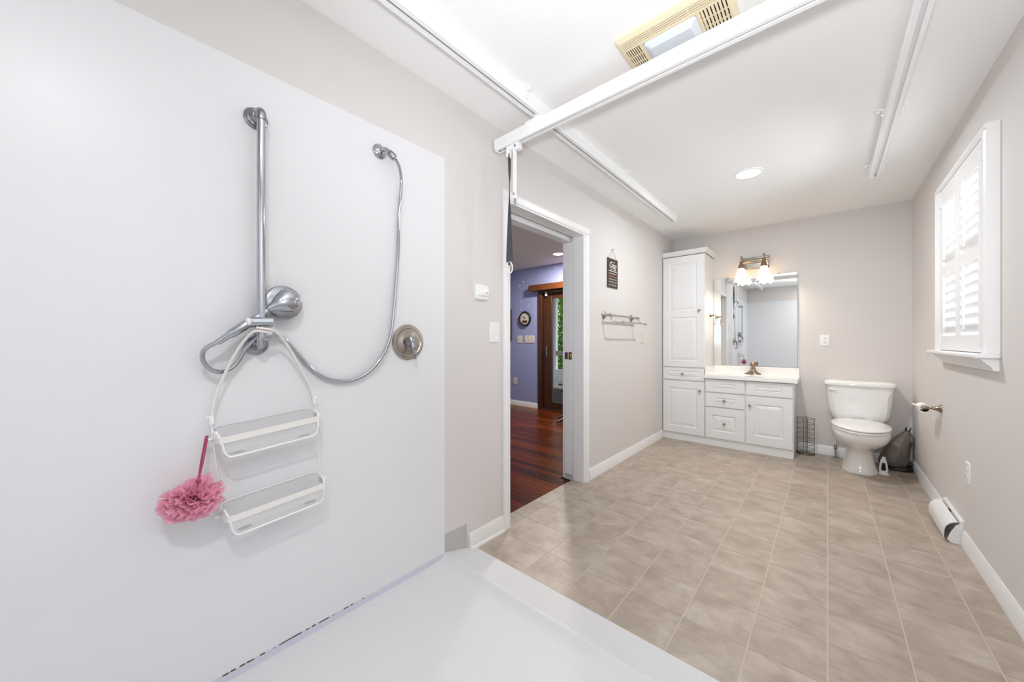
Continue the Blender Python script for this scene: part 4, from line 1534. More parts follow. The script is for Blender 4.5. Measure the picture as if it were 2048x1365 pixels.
def scribble(g, z, h, a0, a1):
    a = a0
    while a < a1:
        w_ = rl.uniform(0.003, 0.007)
        k = rl.random()
        if k < 0.4:
            g.box(a, a + 0.0022, 0.0105, 0.0112, z, z + h * rl.uniform(0.6, 1.0))
        elif k < 0.8:
            g.box(a, a + w_, 0.0105, 0.0112, z, z + h * 0.3)
            g.box(a, a + 0.002, 0.0105, 0.0112, z, z + h * 0.7)
            g.box(a + w_ - 0.002, a + w_, 0.0105, 0.0112, z, z + h * 0.7)
        else:
            g.box(a, a + w_, 0.0105, 0.0112, z + h * 0.4, z + h * 0.65)
        a += w_ + rl.choice([0.0015, 0.0015, 0.005])
g.box(3.005, 3.168, 0.0105, 0.0112, 1.790, 1.796)
for z in (1.764, 1.712, 1.688, 1.660):
    scribble(g, z, 0.015, 3.012, 3.166)
g.build('lettering', 'signink', bd)
g = G(ML)
scribble(g, 1.736, 0.017, 3.010, 3.168)
g.build('coral_lettering', 'signred', bd)

# double towel bar
tb = thing('towel_bar', (L, 3.22, 1.33), 'brushed nickel double towel bar on the wall below the sign', 'towel bar')
for a in (2.925, 3.515):
    g = G(ML)
    g.lathe([(0.034, 0.0), (0.034, 0.004), (0.028, 0.010), (0.014, 0.020), (0.009, 0.034), (0.008, 0.050), (0.013, 0.056), (0.014, 0.066), (0.009, 0.074)], (a, 0, 1.383), (0, 1, 0), 24)
    g.build('post', 'nickel', tb, smooth=40)
g = G(ML)
g.cyl((2.925, 0.062, 1.383), (3.560, 0.062, 1.383), 0.008, 0.008, 14)
g.lathe([(0.008, 0.0), (0.012, 0.004), (0.012, 0.022), (0.006, 0.030)], (3.545, 0.062, 1.383), (1, 0, 0), 14)
g.build('rear_bar', 'nickel', tb, smooth=40)
g = G(ML)
g.tube(spline([(2.950, 0.064, 1.378), (2.950, 0.070, 1.350), (2.962, 0.090, 1.330), (2.990, 0.118, 1.322), (3.03, 0.128, 1.324), (3.30, 0.128, 1.324), (3.50, 0.128, 1.324), (3.57, 0.128, 1.322)], 6), 0.0055, 10)
g.sphere((3.035, 0.128, 1.325), 0.011, 10).sphere((3.057, 0.128, 1.325), 0.011, 10)
g.lathe([(0.0055, 0.0), (0.011, 0.004), (0.011, 0.022), (0.006, 0.030)], (3.555, 0.128, 1.322), (1, 0, 0), 14)
g.tube(spline([(3.53, 0.064, 1.378), (3.53, 0.080, 1.345), (3.53, 0.110, 1.326), (3.53, 0.128, 1.324)], 5), 0.005, 8)
g.build('front_bar', 'nickel', tb, smooth=50)

# ================================================================== vanity and tall cabinet
VF = 4.43                  # plane of the door fronts
CF = VF + 0.020            # plane of the face frames
def panel_front(g, x0, x1, z0, z1, panels, y):
    """a slab front with recessed-and-raised panels; y = front plane, room side is -Y"""
    yb = y + 0.018
    def quad(a, b, c, d):
        g.face([g.vert(p) for p in (a, b, c, d)])
    e = 0.002
    # chamfered slab body
    body = [[(x0, yb, z0), (x1, yb, z0), (x1, yb, z1), (x0, yb, z1)], [(x0, y + e, z0), (x1, y + e, z0), (x1, y + e, z1), (x0, y + e, z1)],
            [(x0 + e, y, z0 + e), (x1 - e, y, z0 + e), (x1 - e, y, z1 - e), (x0 + e, y, z1 - e)]]
    bv = [[g.vert(p) for p in r] for r in body]
    g.face(list(reversed(bv[0])))
    for r1, r2 in zip(bv, bv[1:]):
        for i in range(4):
            j = (i + 1) % 4
            g.face([r1[i], r1[j], r2[j], r2[i]])
    fx0, fx1, fz0, fz1 = x0 + e, x1 - e, z0 + e, z1 - e
    if not panels:
        g.face(bv[2])
    else:
        px0, px1 = panels[0][0], panels[0][1]
        lv = [fz0] + sorted([p[2] for p in panels] + [p[3] for p in panels]) + [fz1]
        for za, zb2 in zip(lv, lv[1:]):
            quad((fx0, y, za), (px0, y, za), (px0, y, zb2), (fx0, y, zb2))
            quad((px1, y, za), (fx1, y, za), (fx1, y, zb2), (px1, y, zb2))
        for za, zb2 in list(zip(lv, lv[1:]))[::2]:
            quad((px0, y, za), (px1, y, za), (px1, y, zb2), (px0, y, zb2))
        for a0, a1, c0, c1 in panels:
            wmin = min(a1 - a0, c1 - c0)
            k = min(1.0, wmin / 0.13)
            steps = [(0, 0), (0.003 * k, 0.004), (0.009 * k, 0.0075), (0.017 * k, 0.0075), (0.021 * k, 0.0045), (0.040 * k, 0.0012), (0.042 * k, 0.0006)]
            rings = [[(a0 + i, y + d, c0 + i), (a1 - i, y + d, c0 + i), (a1 - i, y + d, c1 - i), (a0 + i, y + d, c1 - i)] for i, d in steps]
            vv = [[g.vert(p) for p in r] for r in rings]
            for r1, r2 in zip(vv, vv[1:]):
                for i in range(4):
                    j = (i + 1) % 4
                    g.face([r1[i], r1[j], r2[j], r2[i]])
            g.face(vv[-1])
    bmesh.ops.remove_doubles(g.bm, verts=g.bm.verts, dist=1e-5)
def knob(parent, x, z):
    g = G()
    g.lathe([(0.008, 0.0), (0.006, 0.006), (0.006, 0.012), (0.013, 0.016), (0.0145, 0.021), (0.012, 0.025), (0.001, 0.027)], (x, VF, z), (0, -1, 0), 18)
    return g.build('knob', 'nickel', parent, smooth=40)
def front(name, parent, x0, x1, z0, z1, panels, knob_at=None):
    g = G()
    panel_front(g, x0, x1, z0, z1, panels, VF)
    o = g.build(name, 'cabinet', parent)
    if knob_at:
        knob(o, *knob_at)
    return o

VS = -1.030           # line between tall cabinet and vanity
VR = -0.246           # right end of the vanity
tc = thing('linen_cabinet', ((L + VS) / 2, 4.64, 0), 'tall white linen cabinet in the corner by the mirror', 'cabinet')
g = G()
g.box(L + 0.002, VS, CF, B - 0.002, 0.072, 2.150)
g.box(L + 0.002, VS, CF - 0.004, B - 0.002, 0.0, 0.072)
g.build('carcass', 'cabinet', tc, bevel=0.0015)
g = G()
cp = [(0.0, 2.140), (0.0, 2.152), (0.010, 2.160), (0.016, 2.172), (0.030, 2.190), (0.032, 2.200)]
ring_pts = []
for off, z in cp:
    ring_pts.append([(L + 0.002, CF - off, z), (VS + off, CF - off, z), (VS + off, B - 0.002, z), (L + 0.002, B - 0.002, z)])
g.loft(ring_pts)
g.build('crown_molding', 'cabinet', tc)
front('door', tc, L + 0.010, VS - 0.006, 0.856, 2.138, [(L + 0.085, VS - 0.078, 0.925, 1.432), (L + 0.085, VS - 0.078, 1.505, 2.050)], (VS - 0.052, 1.500))
front('drawer', tc, L + 0.010, VS - 0.006, 0.706, 0.842, [(L + 0.060, VS - 0.055, 0.738, 0.812)], ((L + VS) / 2, 0.773))
front('door', tc, L + 0.010, VS - 0.006, 0.088, 0.692, [(L + 0.075, VS - 0.078, 0.165, 0.612)], (VS - 0.046, 0.592))

vn = thing('vanity_cabinet', ((VS + VR) / 2, 4.64, 0), 'low white vanity cabinet with drawers and one door', 'vanity')
g = G()
g.box(VS + 0.0006, VR, CF, B - 0.002, 0.072, 0.652)
g.box(VS + 0.0006, VR, CF, CF + 0.018, 0.652, 0.745)
g.box(VS + 0.0006, VS + 0.018, CF + 0.018, B - 0.002, 0.652, 0.745)
g.box(VR - 0.018, VR, CF + 0.018, B - 0.002, 0.652, 0.745)
g.box(VS + 0.0006, VR - 0.002, CF - 0.004, B - 0.002, 0.0, 0.072)
g.build('carcass', 'cabinet', vn)
VM = -0.644
front('drawer_front', vn, VS + 0.008, VM - 0.006, 0.596, 0.734, [(VS + 0.090, VM - 0.090, 0.642, 0.688)])
front('drawer', vn, VS + 0.008, VM - 0.006, 0.436, 0.582, [(VS + 0.090, VM - 0.090, 0.482, 0.536)], ((VS + VM) / 2, 0.508))
front('drawer', vn, VS + 0.008, VM - 0.006, 0.090, 0.422, [(VS + 0.080, VM - 0.085, 0.170, 0.345)], ((VS + VM) / 2, 0.258))
front('drawer_front', vn, VM + 0.006, VR - 0.008, 0.596, 0.734, [(VM + 0.085, VR - 0.088, 0.640, 0.690)])
front('door', vn, VM + 0.006, VR - 0.008, 0.090, 0.582, [(VM + 0.080, VR - 0.082, 0.180, 0.505)], (VM + 0.040, 0.487))

ct = thing('countertop', (-0.62, 4.63, 0.745), 'glossy white marble-look vanity top with integral basin', 'countertop')
g = G()
# slab with an oval basin cut: ring-loft from the basin rim outward
cx_, cy_, rx_, ry_ = -0.625, 4.600, 0.205, 0.125
TX0, TX1, TY0, TY1, TZ0, TZ1 = VS + 0.0008, -0.216, 4.405, B - 0.001, 0.745, 0.784
n = 48
def on_rect(a):
    c_, s_ = math.cos(a), math.sin(a)
    tx = ((TX1 - cx_) if c_ > 0 else (TX0 - cx_)) / c_ if abs(c_) > 1e-6 else 1e9
    ty = ((TY1 - cy_) if s_ > 0 else (TY0 - cy_)) / s_ if abs(s_) > 1e-6 else 1e9
    t_ = min(tx, ty)
    return (cx_ + c_ * t_, cy_ + s_ * t_)
angs = sorted([2 * PI * k / n for k in range(n)] + [math.atan2(y - cy_, x - cx_) % (2 * PI) for x in (TX0, TX1) for y in (TY0, TY1)])
outer = [on_rect(a) for a in angs]
def ell(f, z):
    return [(cx_ + rx_ * f * math.cos(a), cy_ + ry_ * f * math.sin(a), z) for a in angs]
g.loft([[(p[0], p[1], TZ0) for p in outer], [(p[0], p[1], TZ1 - 0.012) for p in outer], [(cx_ + (p[0] - cx_) * 0.995, cy_ + (p[1] - cy_) * 0.985, TZ1) for p in outer], ell(1.05, TZ1), ell(1.0, TZ1 - 0.004), ell(0.92, TZ1 - 0.05), ell(0.70, TZ1 - 0.10), ell(0.30, TZ1 - 0.125), ell(0.05, TZ1 - 0.127)], caps=False)
g.build('top', 'counter', ct, smooth=35)
g = G()
g.box(TX0, TX1 - 0.004, B - 0.020, B - 0.001, TZ1 - 0.002, 0.868)
g.build('backsplash', 'counter', ct, bevel=0.005)
g = G()
g.box(TX0, TX0 + 0.016, TY0 + 0.02, B - 0.02, TZ1 - 0.002, 0.862)
g.build('side_splash', 'counter', ct, bevel=0.005)
g = G()
g.lathe([(0.020, 0.0), (0.020, 0.003), (0.012, 0.005)], (cx_, cy_, TZ1 - 0.1265), (0, 0, 1), 18)
g.build('drain', 'nickel', ct, smooth=40)

fa = thing('faucet', (-0.622, 4.755, TZ1), 'antique nickel two-handle basin faucet on the vanity top', 'faucet')
g = G()
rings = []
for z, f in ((0.0, 1.0), (0.010, 0.98), (0.018, 0.80), (0.030, 0.55), (0.042, 0.40), (0.055, 0.33), (0.075, 0.30)):
    rings.append([(-0.622 + 0.078 * f * math.cos(2 * PI * k / 28), 4.758 + 0.030 * (0.5 + 0.5 * f) * math.sin(2 * PI * k / 28), TZ1 + z) for k in range(28)])
g.loft(rings)
g.build('base', 'bronze', fa, smooth=50)
g = G()
g.tube(spline([(-0.622, 4.755, TZ1 + 0.050), (-0.622, 4.735, TZ1 + 0.085), (-0.622, 4.695, TZ1 + 0.088), (-0.622, 4.655, TZ1 + 0.066), (-0.622, 4.640, TZ1 + 0.046)], 6), [0.016] * 8 + [0.013] * 10 + [0.010] * 7, 14)
g.build('spout', 'bronze', fa, smooth=60)
g = G()
g.lathe([(0.012, 0.06), (0.017, 0.075), (0.026, 0.090), (0.029, 0.110), (0.024, 0.128), (0.012, 0.138), (0.001, 0.140)], (-0.622, 4.762, TZ1), (0, 0, 1), 22)
g.build('handle', 'bronze', fa, smooth=50)

# mirror
mr = thing('wall_mirror', (-0.61, B, 0.873), 'large frameless wall mirror above the vanity', 'mirror')
MX0, MX1, MZ0, MZ1 = -1.024, -0.239, 0.872, 1.888
g = G(MB)
g.box(MX0, MX1, 0.0005, 0.0055, MZ0, MZ1)
g.build('mirror_glass', 'mirror', mr)
g = G(MB)
for x in (-0.88, -0.40):
    for z, s in ((MZ1, 1),):
        g.box(x - 0.010, x + 0.010, 0.0, 0.009, z - 0.006, z + 0.008)
g.build_each('clip', 'chromedull', mr, bevel=0.001)
g = G(MB)
g.box(MX0, MX1, 0.0, 0.0065, MZ0 - 0.0025, MZ0 + 0.0005)
g.box(MX1 - 0.0005, MX1 + 0.0015, 0.0, 0.006, MZ0, MZ1)
g.build('edge', 'mirroredge', mr)

# vanity light
vl = thing('vanity_light', (-0.61, B, 1.97), 'two-shade nickel vanity light glowing above the mirror', 'wall light')
g = G(MB)
o1, o2 = rrect(-0.742, -0.482, 1.968, 2.100, 0.012, 4), rrect(-0.734, -0.490, 1.976, 2.092, 0.010, 4)
g.loft([[(p[0], 0.0, p[1]) for p in o1], [(p[0], 0.012, p[1]) for p in o1], [(p[0], 0.020, p[1]) for p in o2]])
g.build('backplate', 'nickel', vl, smooth=30)
g = G(MB)
n = 10
g.prism([(0.018 + 0.032 * math.sin(PI * k / n), 2.058 + 0.028 * math.cos(PI * k / n)) for k in range(n + 1)], 0, -0.742, -0.482)
g.build('bar', 'nickel', vl, smooth=40)
g = G(MB)
for x in (-0.645, -0.575):
    g.lathe([(0.004, 0.018), (0.004, 0.023)], (x, 0, 2.005), (0, 1, 0), 10)
g.build_each('screw', 'chromedull', vl)
for x in (-0.728, -0.518):
    g = G(MB)
    g.tube(spline([(x, 0.030, 2.050), (x, 0.070, 2.070), (x, 0.105, 2.100), (x, 0.122, 2.098), (x, 0.125, 2.070), (x, 0.125, 2.030)], 6), 0.0075, 10)
    ar = g.build('arm', 'bronze', vl, smooth=50)
    g = G(MB)
    g.lathe([(0.008, 2.050), (0.014, 2.040), (0.020, 2.015), (0.030, 1.985), (0.034, 1.972), (0.030, 1.968)], (x, 0.125, 0), (0, 0, 1), 22)
    g.build('socket_cup', 'bronze', ar, smooth=40)
    g = G(MB)
    rings = []
    nn = 30
    for z, r_, sc_ in ((1.978, 0.024, 0), (1.965, 0.030, 0), (1.930, 0.040, 0.0), (1.890, 0.052, 0.02), (1.855, 0.062, 0.05), (1.830, 0.069, 0.09)):
        rings.append([(x + r_ * (1 + sc_ * math.cos(6 * 2 * PI * k / nn)) * math.cos(2 * PI * k / nn), 0.125 + r_ * (1 + sc_ * math.cos(6 * 2 * PI * k / nn)) * math.sin(2 * PI * k / nn), z - 0.10 * sc_ * (1 + math.cos(6 * 2 * PI * k / nn))) for k in range(nn)])
    g.loft(rings, caps=False)
    s_ = g.build('glass_shade', 'shade', vl, smooth=60)
    sd = s_.modifiers.new('solid', 'SOLIDIFY')
    sd.thickness = 0.003
    add_light('vanity_bulb_light', 'POINT', (x, B - 0.125, 1.862), BULB_W, (1.0, 0.87, 0.72), 0.022)

# towel ring on the side of the tall cabinet
tr = thing('towel_ring', (VS, 4.675, 1.45), 'small nickel towel ring on the tall cabinet side', 'towel ring')
g = G()
g.lathe([(0.022, 0.0), (0.022, 0.004), (0.014, 0.012), (0.008, 0.024), (0.008, 0.042), (0.012, 0.048), (0.010, 0.056)], (VS, 4.675, 1.452), (1, 0, 0), 20)
g.build('post', 'bronze', tr, smooth=40)
g = G()
loop = [(VS + 0.050, 4.675 + 0.052 * math.sin(2 * PI * k / 30), 1.396 - 0.056 * math.cos(2 * PI * k / 30)) for k in range(30)]
g.tube(loop, 0.0042, 8, closed=True)
g.build('ring', 'nickel', tr, smooth=60)

plate('wall_outlet', MB, -0.055, 0.017, 1.106, 1.214, 'plastic', 'white duplex outlet on the wall above the toilet', 'outlet', 'outlet')
plate('wall_outlet', MR, 3.082, 3.162, 0.372, 0.492, 'plastic', 'white duplex outlet low on the wall above the air deflector', 'outlet', 'outlet')

# ================================================================== toilet
TXC = 0.215
to = thing('toilet', (TXC, 4.6, 0), 'white two-piece porcelain toilet with closed lid', 'toilet')
def egg(z, yf, yb, rx, yc=None, n=40, ef=2.0, eb=2.6):
    yc = yc if yc is not None else yf + (yb - yf) * 0.55
    pts = []
    for k in range(n):
        a = 2 * PI * k / n
        c_, s_ = math.cos(a), math.sin(a)
        e = eb if s_ > 0 else ef
        x = TXC + rx * math.copysign(abs(c_) ** (2 / e), c_)
        y = yc + (yb - yc if s_ > 0 else yc - yf) * math.copysign(abs(s_) ** (2 / e), s_)
        pts.append((x, y, z))
    return pts
g = G()
g.loft([egg(0.0, 4.312, 4.76, 0.118, 4.5), egg(0.012, 4.310, 4.76, 0.119, 4.5), egg(0.03, 4.318, 4.755, 0.114, 4.5), egg(0.09, 4.338, 4.75, 0.100, 4.5), egg(0.15, 4.338, 4.745, 0.093, 4.5),
        egg(0.195, 4.318, 4.74, 0.096, 4.48), egg(0.225, 4.270, 4.735, 0.116, 4.45), egg(0.255, 4.195, 4.73, 0.142, 4.42), egg(0.29, 4.120, 4.725, 0.165, 4.39), egg(0.325, 4.075, 4.72, 0.180, 4.37), egg(0.36, 4.056, 4.72, 0.186, 4.36), egg(0.388, 4.055, 4.72, 0.186, 4.36), egg(0.394, 4.062, 4.715, 0.180, 4.36)])
bw = g.build('bowl', 'porcelain', to, smooth=60)
g = G()
for s in (-1, 1):
    g.lathe([(0.012, 0.0), (0.012, 0.006), (0.006, 0.012)], (TXC + s * 0.104, 4.56, 0.02), (s * 0.5, 0, 1), 12)
g.build_each('bolt_cap', 'porcelain', bw, smooth=40)
g = G()
g.loft([egg(0.396, 4.040, 4.625, 0.184, 4.36), egg(0.399, 4.034, 4.628, 0.189, 4.36), egg(0.410, 4.034, 4.628, 0.189, 4.36), egg(0.413, 4.042, 4.622, 0.183, 4.36)])
g.build('seat', 'porcelain', to, smooth=40)
g = G()
g.loft([egg(0.416, 4.042, 4.625, 0.183, 4.36), egg(0.419, 4.034, 4.630, 0.190, 4.36), egg(0.428, 4.034, 4.630, 0.190, 4.36), egg(0.434, 4.050, 4.622, 0.178, 4.36), egg(0.438, 4.12, 4.58, 0.13, 4.36), egg(0.439, 4.30, 4.45, 0.02, 4.36)])
g.build('lid', 'porcelain', to, smooth=50)
g = G()
for s in (-1, 1):
    g.box(TXC + s * 0.075 - 0.022, TXC + s * 0.075 + 0.022, 4.612, 4.650, 0.392, 0.428)
g.build_each('hinge', 'porcelain', to, bevel=0.006)
def tanksec(z, hx, yf, yb, r, dx=0.006, bow=0.018, n=10):
    """rounded box section whose front bows out to the room"""
    pts = rrect(-hx, hx, yf, yb, r, 5)
    out = []
    # densify front edge
    res = []
    for i, p in enumerate(pts):
        q = pts[(i + 1) % len(pts)]
        res.append(p)
        if abs(p[0] - q[0]) > hx * 0.8:
            for k in range(1, n):
                res.append((p[0] + (q[0] - p[0]) * k / n, p[1] + (q[1] - p[1]) * k / n))
    for x, y in res:
        f = 1 - (x / hx) ** 2
        yy_ = y - bow * max(0, f) if y < (yf + yb) / 2 else y
        out.append((TXC + dx + x, yy_, z))
    return out
g = G()
g.loft([tanksec(0.398, 0.160, 4.680, 4.838, 0.04), tanksec(0.408, 0.178, 4.672, 4.840, 0.045), tanksec(0.430, 0.195, 4.664, 4.842, 0.045), tanksec(0.47, 0.208, 4.658, 4.843, 0.045), tanksec(0.56, 0.217, 4.652, 4.844, 0.045), tanksec(0.66, 0.224, 4.648, 4.845, 0.045), tanksec(0.730, 0.230, 4.646, 4.845, 0.045)])
tk = g.build('tank', 'porcelain', to, smooth=50)
g = G()
for s in (-1, 1):
    g.tube(spline([(TXC + 0.006 + s * 0.150, 4.652, 0.418), (TXC + 0.006 + s * 0.172, 4.644, 0.47), (TXC + 0.006 + s * 0.180, 4.638, 0.56), (TXC + 0.006 + s * 0.186, 4.637, 0.64), (TXC + 0.006 + s * 0.205, 4.641, 0.70)], 6), 0.0035, 6)
g.build_each('relief_line', 'porcelain', tk, smooth=60)
g = G()
g.loft([tanksec(0.730, 0.236, 4.640, 4.846, 0.045, bow=0.022), tanksec(0.736, 0.245, 4.630, 4.848, 0.05, bow=0.024), tanksec(0.756, 0.247, 4.628, 4.848, 0.05, bow=0.024), tanksec(0.768, 0.243, 4.634, 4.846, 0.05, bow=0.024), tanksec(0.776, 0.226, 4.654, 4.838, 0.045, bow=0.02), tanksec(0.779, 0.16, 4.70, 4.81, 0.04, bow=0.012)])
g.build('tank_lid', 'porcelain', to, smooth=50)
g = G()
g.tube(spline([(TXC - 0.200, 4.650, 0.694), (TXC - 0.198, 4.628, 0.694), (TXC - 0.180, 4.624, 0.690), (TXC - 0.150, 4.624, 0.683)], 5), [0.009] * 5 + [0.008] * 6 + [0.006] * 5, 10)
g.build('flush_lever', 'porcelain', to, smooth=60)

# supply stop valve
sv = thing('supply_valve', (0.058, 4.80, 0), 'chrome water supply stop beside the toilet base', 'valve')
g = G()
g.lathe([(0.030, 0.0), (0.030, 0.003), (0.012, 0.010), (0.008, 0.012)], (0.058, 4.80, 0), (0, 0, 1), 22)
g.build('floor_flange', 'chromedull', sv, smooth=40)
g = G()
g.cyl((0.058, 4.80, 0.008), (0.058, 4.80, 0.085), 0.0065, 0.0065, 12)
g.build('riser', 'chrome', sv, smooth=40)
g = G()
g.lathe([(0.007, 0.080), (0.012, 0.085), (0.012, 0.110), (0.009, 0.118), (0.009, 0.128)], (0.058, 4.80, 0), (0, 0, 1), 14)
vb = g.build('valve_body', 'nickel', sv, smooth=40)
g = G()
g.tube([(0.058, 4.80, 0.098), (0.058, 4.775, 0.098)], 0.006, 8)
g.sphere((0.058, 4.768, 0.098), 0.012, 10, (1.3, 0.5, 0.8))
g.build('oval_handle', 'darkmetal', vb, smooth=50)
g = G()
g.tube(spline([(0.058, 4.80, 0.125), (0.058, 4.80, 0.20), (0.070, 4.79, 0.30), (0.075, 4.78, 0.42)], 6), 0.0045, 8)
g.build('supply_line', 'plastic', sv, smooth=50)

# wire paper rack
rk = thing('paper_rack', (-0.168, 4.77, 0), 'tall dark wire toilet-paper rack between vanity and toilet', 'wire rack')
RX, RY, RR = -0.168, 4.765, 0.068
g = G()
g.tube([(RX + (RR + 0.004) * math.cos(2 * PI * k / 32), RY + (RR + 0.004) * math.sin(2 * PI * k / 32), 0.006) for k in range(32)], 0.005, 6, closed=True)
g.lathe([(RR - 0.004, 0.002), (RR - 0.004, 0.012), (RR - 0.02, 0.014)], (RX, RY, 0), (0, 0, 1), 26)
g.build('base', 'darkmetal', rk, smooth=40)
for k in range(7):
    z = 0.050 + k * 0.052
    g = G()
    # hoop open at the front
    a0 = -PI / 2 + 0.22
    pts = [(RX + RR * math.cos(a0 + (2 * PI - 0.44) * q / 28), RY + RR * math.sin(a0 + (2 * PI - 0.44) * q / 28), z) for q in range(29)]
    g.tube(pts, 0.0022, 6)
    g.build('hoop', 'darkmetal', rk, smooth=60)
for a in (-PI / 2 + 0.22, -PI / 2 - 0.22, PI / 2, 0.0, PI):
    g = G()
    g.cyl((RX + RR * math.cos(a), RY + RR * math.sin(a), 0.006), (RX + RR * math.cos(a), RY + RR * math.sin(a), 0.372), 0.0026, 0.0026, 8)
    g.build('upright', 'darkmetal', rk, smooth=60)

# bag on the floor in the corner
bg_ = thing('plastic_bag', (0.46, 4.72, 0), 'slumped taupe plastic bag in the corner behind the toilet', 'bag')
def blob(g, spine, seed, amp, n=26):
    rings = []
    sp = spline([s[0] for s in spine], 5)
    rx = spline([(s[1], s[2], 0) for s in spine], 5)
    for i, c in enumerate(sp):
        ring = []
        for k in range(n):
            a = 2 * PI * k / n
            p = Vector((c.x + rx[i].x * math.cos(a), c.y + rx[i].y * math.sin(a), c.z))
            d = noise.noise(Vector((p.x * 16 + seed, p.y * 16, p.z * 9))) * amp + 0.35 * amp * math.sin(9 * a + 6 * c.z + seed)
            fade = min(1.0, rx[i].x / 0.05)
            q = Vector((math.cos(a), math.sin(a), 0)) * d * fade
            p = p + q
            p.z = max(p.z, 0.0015)
            p.x = min(p.x, R - 0.002 - (0.014 if p.z < 0.095 else 0))
            p.y = min(p.y, B - 0.004 - (0.014 if p.z < 0.095 else 0))
            ring.append(p)
        rings.append(ring)
    g.loft(rings)
g = G()
blob(g, [((0.452, 4.715, 0.03), 0.04, 0.03), ((0.450, 4.715, 0.036), 0.082, 0.06), ((0.450, 4.715, 0.08), 0.094, 0.075), ((0.462, 4.72, 0.15), 0.088, 0.075), ((0.485, 4.73, 0.22), 0.072, 0.062), ((0.510, 4.745, 0.28), 0.050, 0.045), ((0.530, 4.755, 0.325), 0.030, 0.028), ((0.540, 4.76, 0.350), 0.014, 0.014)], 2.0, 0.011)
g.build('bag_body', 'bag', bg_, smooth=60)
g = G()
blob(g, [((0.470, 4.700, 0.002), 0.08, 0.05), ((0.470, 4.700, 0.012), 0.096, 0.07), ((0.478, 4.705, 0.035), 0.085, 0.06), ((0.48, 4.71, 0.05), 0.05, 0.04)], 5.0, 0.008)
g.sphere((0.535, 4.715, 0.062), 0.036, 14, (1.0, 1.1, 0.8))
bb = g.build('bag_bottom', 'bagblack', bg_, smooth=60)
bb['label'] = 'black underside of the bag'
g = G()
g.tube(spline([(0.538, 4.758, 0.34), (0.528, 4.752, 0.365), (0.540, 4.75, 0.385)], 5), [0.012] * 4 + [0.009] * 3 + [0.005] * 2 + [0.0015] * 2, 8, flat=(1.0, 0.5))
g.tube(spline([(0.542, 4.758, 0.34), (0.556, 4.757, 0.362), (0.560, 4.757, 0.388)], 5), [0.011] * 4 + [0.008] * 3 + [0.005] * 2 + [0.0015] * 2, 8, flat=(1.0, 0.5))
g.build_each('handle_loop', 'bagblack', bg_, smooth=60)
g = G()
blob(g, [((0.548, 4.752, 0.325), 0.010, 0.012), ((0.556, 4.745, 0.30), 0.020, 0.018), ((0.560, 4.735, 0.265), 0.018, 0.026), ((0.560, 4.730, 0.24), 0.010, 0.012)], 8.0, 0.004, 16)
g.build('bag_tuft', 'bag', bg_, smooth=60)

# white loop-handled brush stand beside the toilet
bs = thing('brush_holder', (0.365, 4.468, 0), 'small white plastic stand with an oval loop handle beside the toilet', 'brush holder')
g = G()
rings = []
for z, rx2, ry2 in ((0.0, 0.034, 0.030), (0.008, 0.034, 0.030), (0.014, 0.028, 0.022), (0.020, 0.026, 0.016)):
    rings.append([(0.365 + rx2 * math.cos(2 * PI * k / 24), 4.468 + ry2 * math.sin(2 * PI * k / 24), z) for k in range(24)])
g.loft(rings)
g.build('foot', 'plastic', bs, smooth=50)
g = G()
lp = [(0.365 + s, 4.468, z) for s, z in ((0.0, 0.022), (0.020, 0.030), (0.020, 0.060), (0.015, 0.095), (0.009, 0.125), (0.0, 0.134), (-0.009, 0.125), (-0.015, 0.095), (-0.020, 0.060), (-0.020, 0.030))]
g.tube(spline(lp, 5, True), 0.0075, 10, closed=True)
g.tube([(0.365, 4.468, 0.100), (0.366, 4.468, 0.130), (0.367, 4.468, 0.150)], [0.012, 0.013, 0.011], 12)
g.build('loop_handle', 'plastic', bs, smooth=60)
g = G()
rings = []
for y_ in (-0.003, 0.003):
    rings.append([(0.365 + 0.015 * math.cos(2 * PI * k / 20), 4.468 + y_, 0.066 + 0.036 * math.sin(2 * PI * k / 20)) for k in range(20)])
g.loft(rings)
g.build('dark_insert', 'dark', bs)

# toilet paper holder and roll
tp = thing('paper_holder', (R, 3.84, 0.69), 'nickel toilet paper holder on the right wall', 'paper holder')
for a in (3.742,):
    g = G(MR)
    g.lathe([(0.027, 0.0), (0.027, 0.004), (0.022, 0.010), (0.014, 0.026), (0.009, 0.044), (0.010, 0.048), (0.007, 0.052), (0.007, 0.060), (0.011, 0.066), (0.012, 0.080), (0.008, 0.090)], (a, 0, 0.696), (0, 1, 0), 22)
    g.build('post', 'bronze', tp, smooth=40)
g = G(MR)
g.cyl((3.742, 0.074, 0.696), (3.885, 0.074, 0.696), 0.0085, 0.0085, 14)
g.build('spindle', 'bronze', tp, smooth=40)
rl_ = thing('toilet_paper_roll', (R - 0.074, 3.825, 0.65), 'nearly used-up white toilet paper roll on the nickel holder', 'toilet paper')
g = G(MR)
ac, bc, zc = 3.765, 0.074, 0.684
n = 32
ro, ri = 0.030, 0.0215
rings = []
for a, r_ in ((ac, ri), (ac, ro), (ac + 0.115, ro), (ac + 0.115, ri)):
    rings.append([(a, bc + r_ * math.cos(2 * PI * k / n), zc + r_ * math.sin(2 * PI * k / n)) for k in range(n)])
g.loft(rings, caps=False)
g.build('paper', 'paper', rl_, smooth=40)
g = G(MR)
rings = []
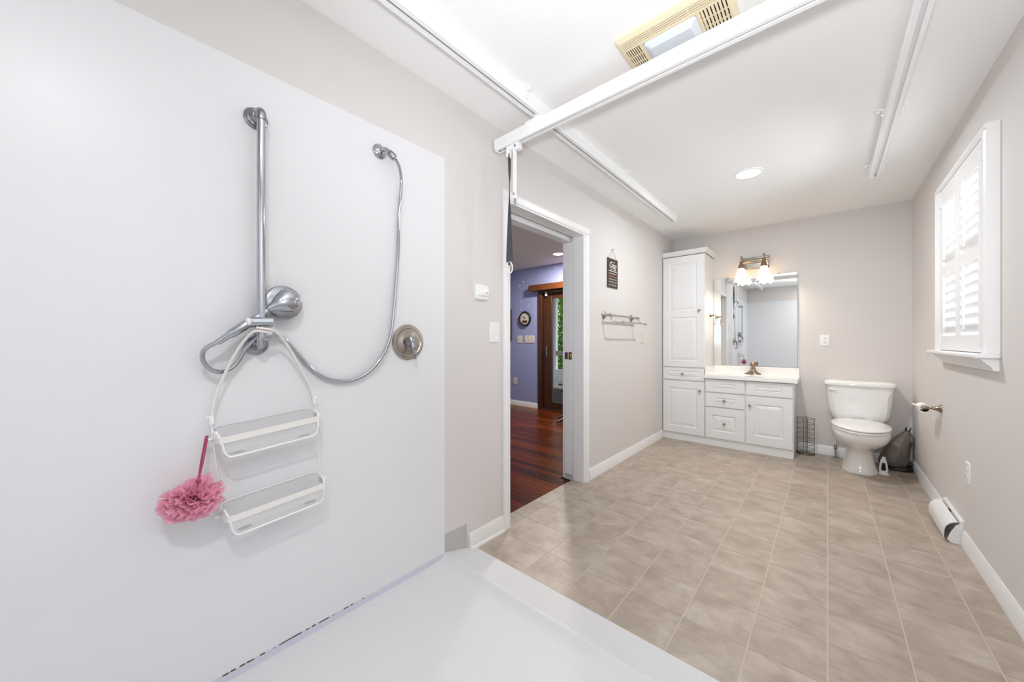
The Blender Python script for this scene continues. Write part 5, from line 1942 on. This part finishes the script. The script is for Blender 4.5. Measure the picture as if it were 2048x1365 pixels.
for a, r_ in ((ac, ri), (ac + 0.115, ri), (ac + 0.115, ri - 0.0012), (ac, ri - 0.0012)):
    rings.append([(a, bc + r_ * math.cos(2 * PI * k / n), zc + r_ * math.sin(2 * PI * k / n)) for k in range(n)])
g.loft(rings, caps=False, closed=True)
g.build('cardboard_core', 'card', rl_, smooth=40)
g = G(MR)
g.prism([(bc + 0.026, zc + 0.012), (bc + 0.040, zc + 0.018), (bc + 0.050, zc + 0.020), (bc + 0.050, zc + 0.021), (bc + 0.040, zc + 0.0195), (bc + 0.025, zc + 0.0145)], 0, ac + 0.002, ac + 0.113)
g.build('loose_end', 'paper', rl_)

# baseboard air deflector
ad = thing('air_deflector', (R, 3.41, 0), 'white curved air deflector over the baseboard vent', 'air deflector')
A0, A1 = 3.196, 3.616
g = G(MR)
g.box(A0, A1, 0.0, 0.016, 0.0, 0.132)
g.prism([(0.0, 0.132), (0.016, 0.132), (0.012, 0.140), (0.0, 0.140)], 0, A0, A1)
g.build('back_plate', 'heater', ad, bevel=0.002)
g = G(MR)
n = 10
outer_c = [(0.016 + 0.060 * math.sin(0.15 + 1.25 * k / n), 0.060 + 0.066 * math.cos(0.15 + 1.25 * k / n)) for k in range(n + 1)] + [(0.078, 0.030), (0.074, 0.014)]
inner_c = [(p[0] - 0.003, p[1] - 0.003) for p in reversed(outer_c)]
g.prism(outer_c + inner_c, 0, A0 + 0.010, A1 - 0.006)
g.build('curved_cover', 'heater', ad, smooth=40)
g = G(MR)
g.prism([(0.014, 0.118), (0.030, 0.108), (0.052, 0.060), (0.064, 0.018), (0.050, 0.002), (0.014, 0.0)], 0, A0 + 0.002, A0 + 0.006)
g.build('end_plate', 'heater', ad)
g = G(MR)
g.prism([(0.014, 0.118), (0.030, 0.108), (0.052, 0.060), (0.064, 0.018), (0.050, 0.002), (0.014, 0.0)], 0, A1 - 0.010, A1 - 0.006)
g.build('end_plate', 'heater', ad)
g = G(MR)
g.box(A0 + 0.20, A0 + 0.24, 0.0155, 0.022, 0.118, 0.126)
g.build('louver_lever', 'dark', ad)
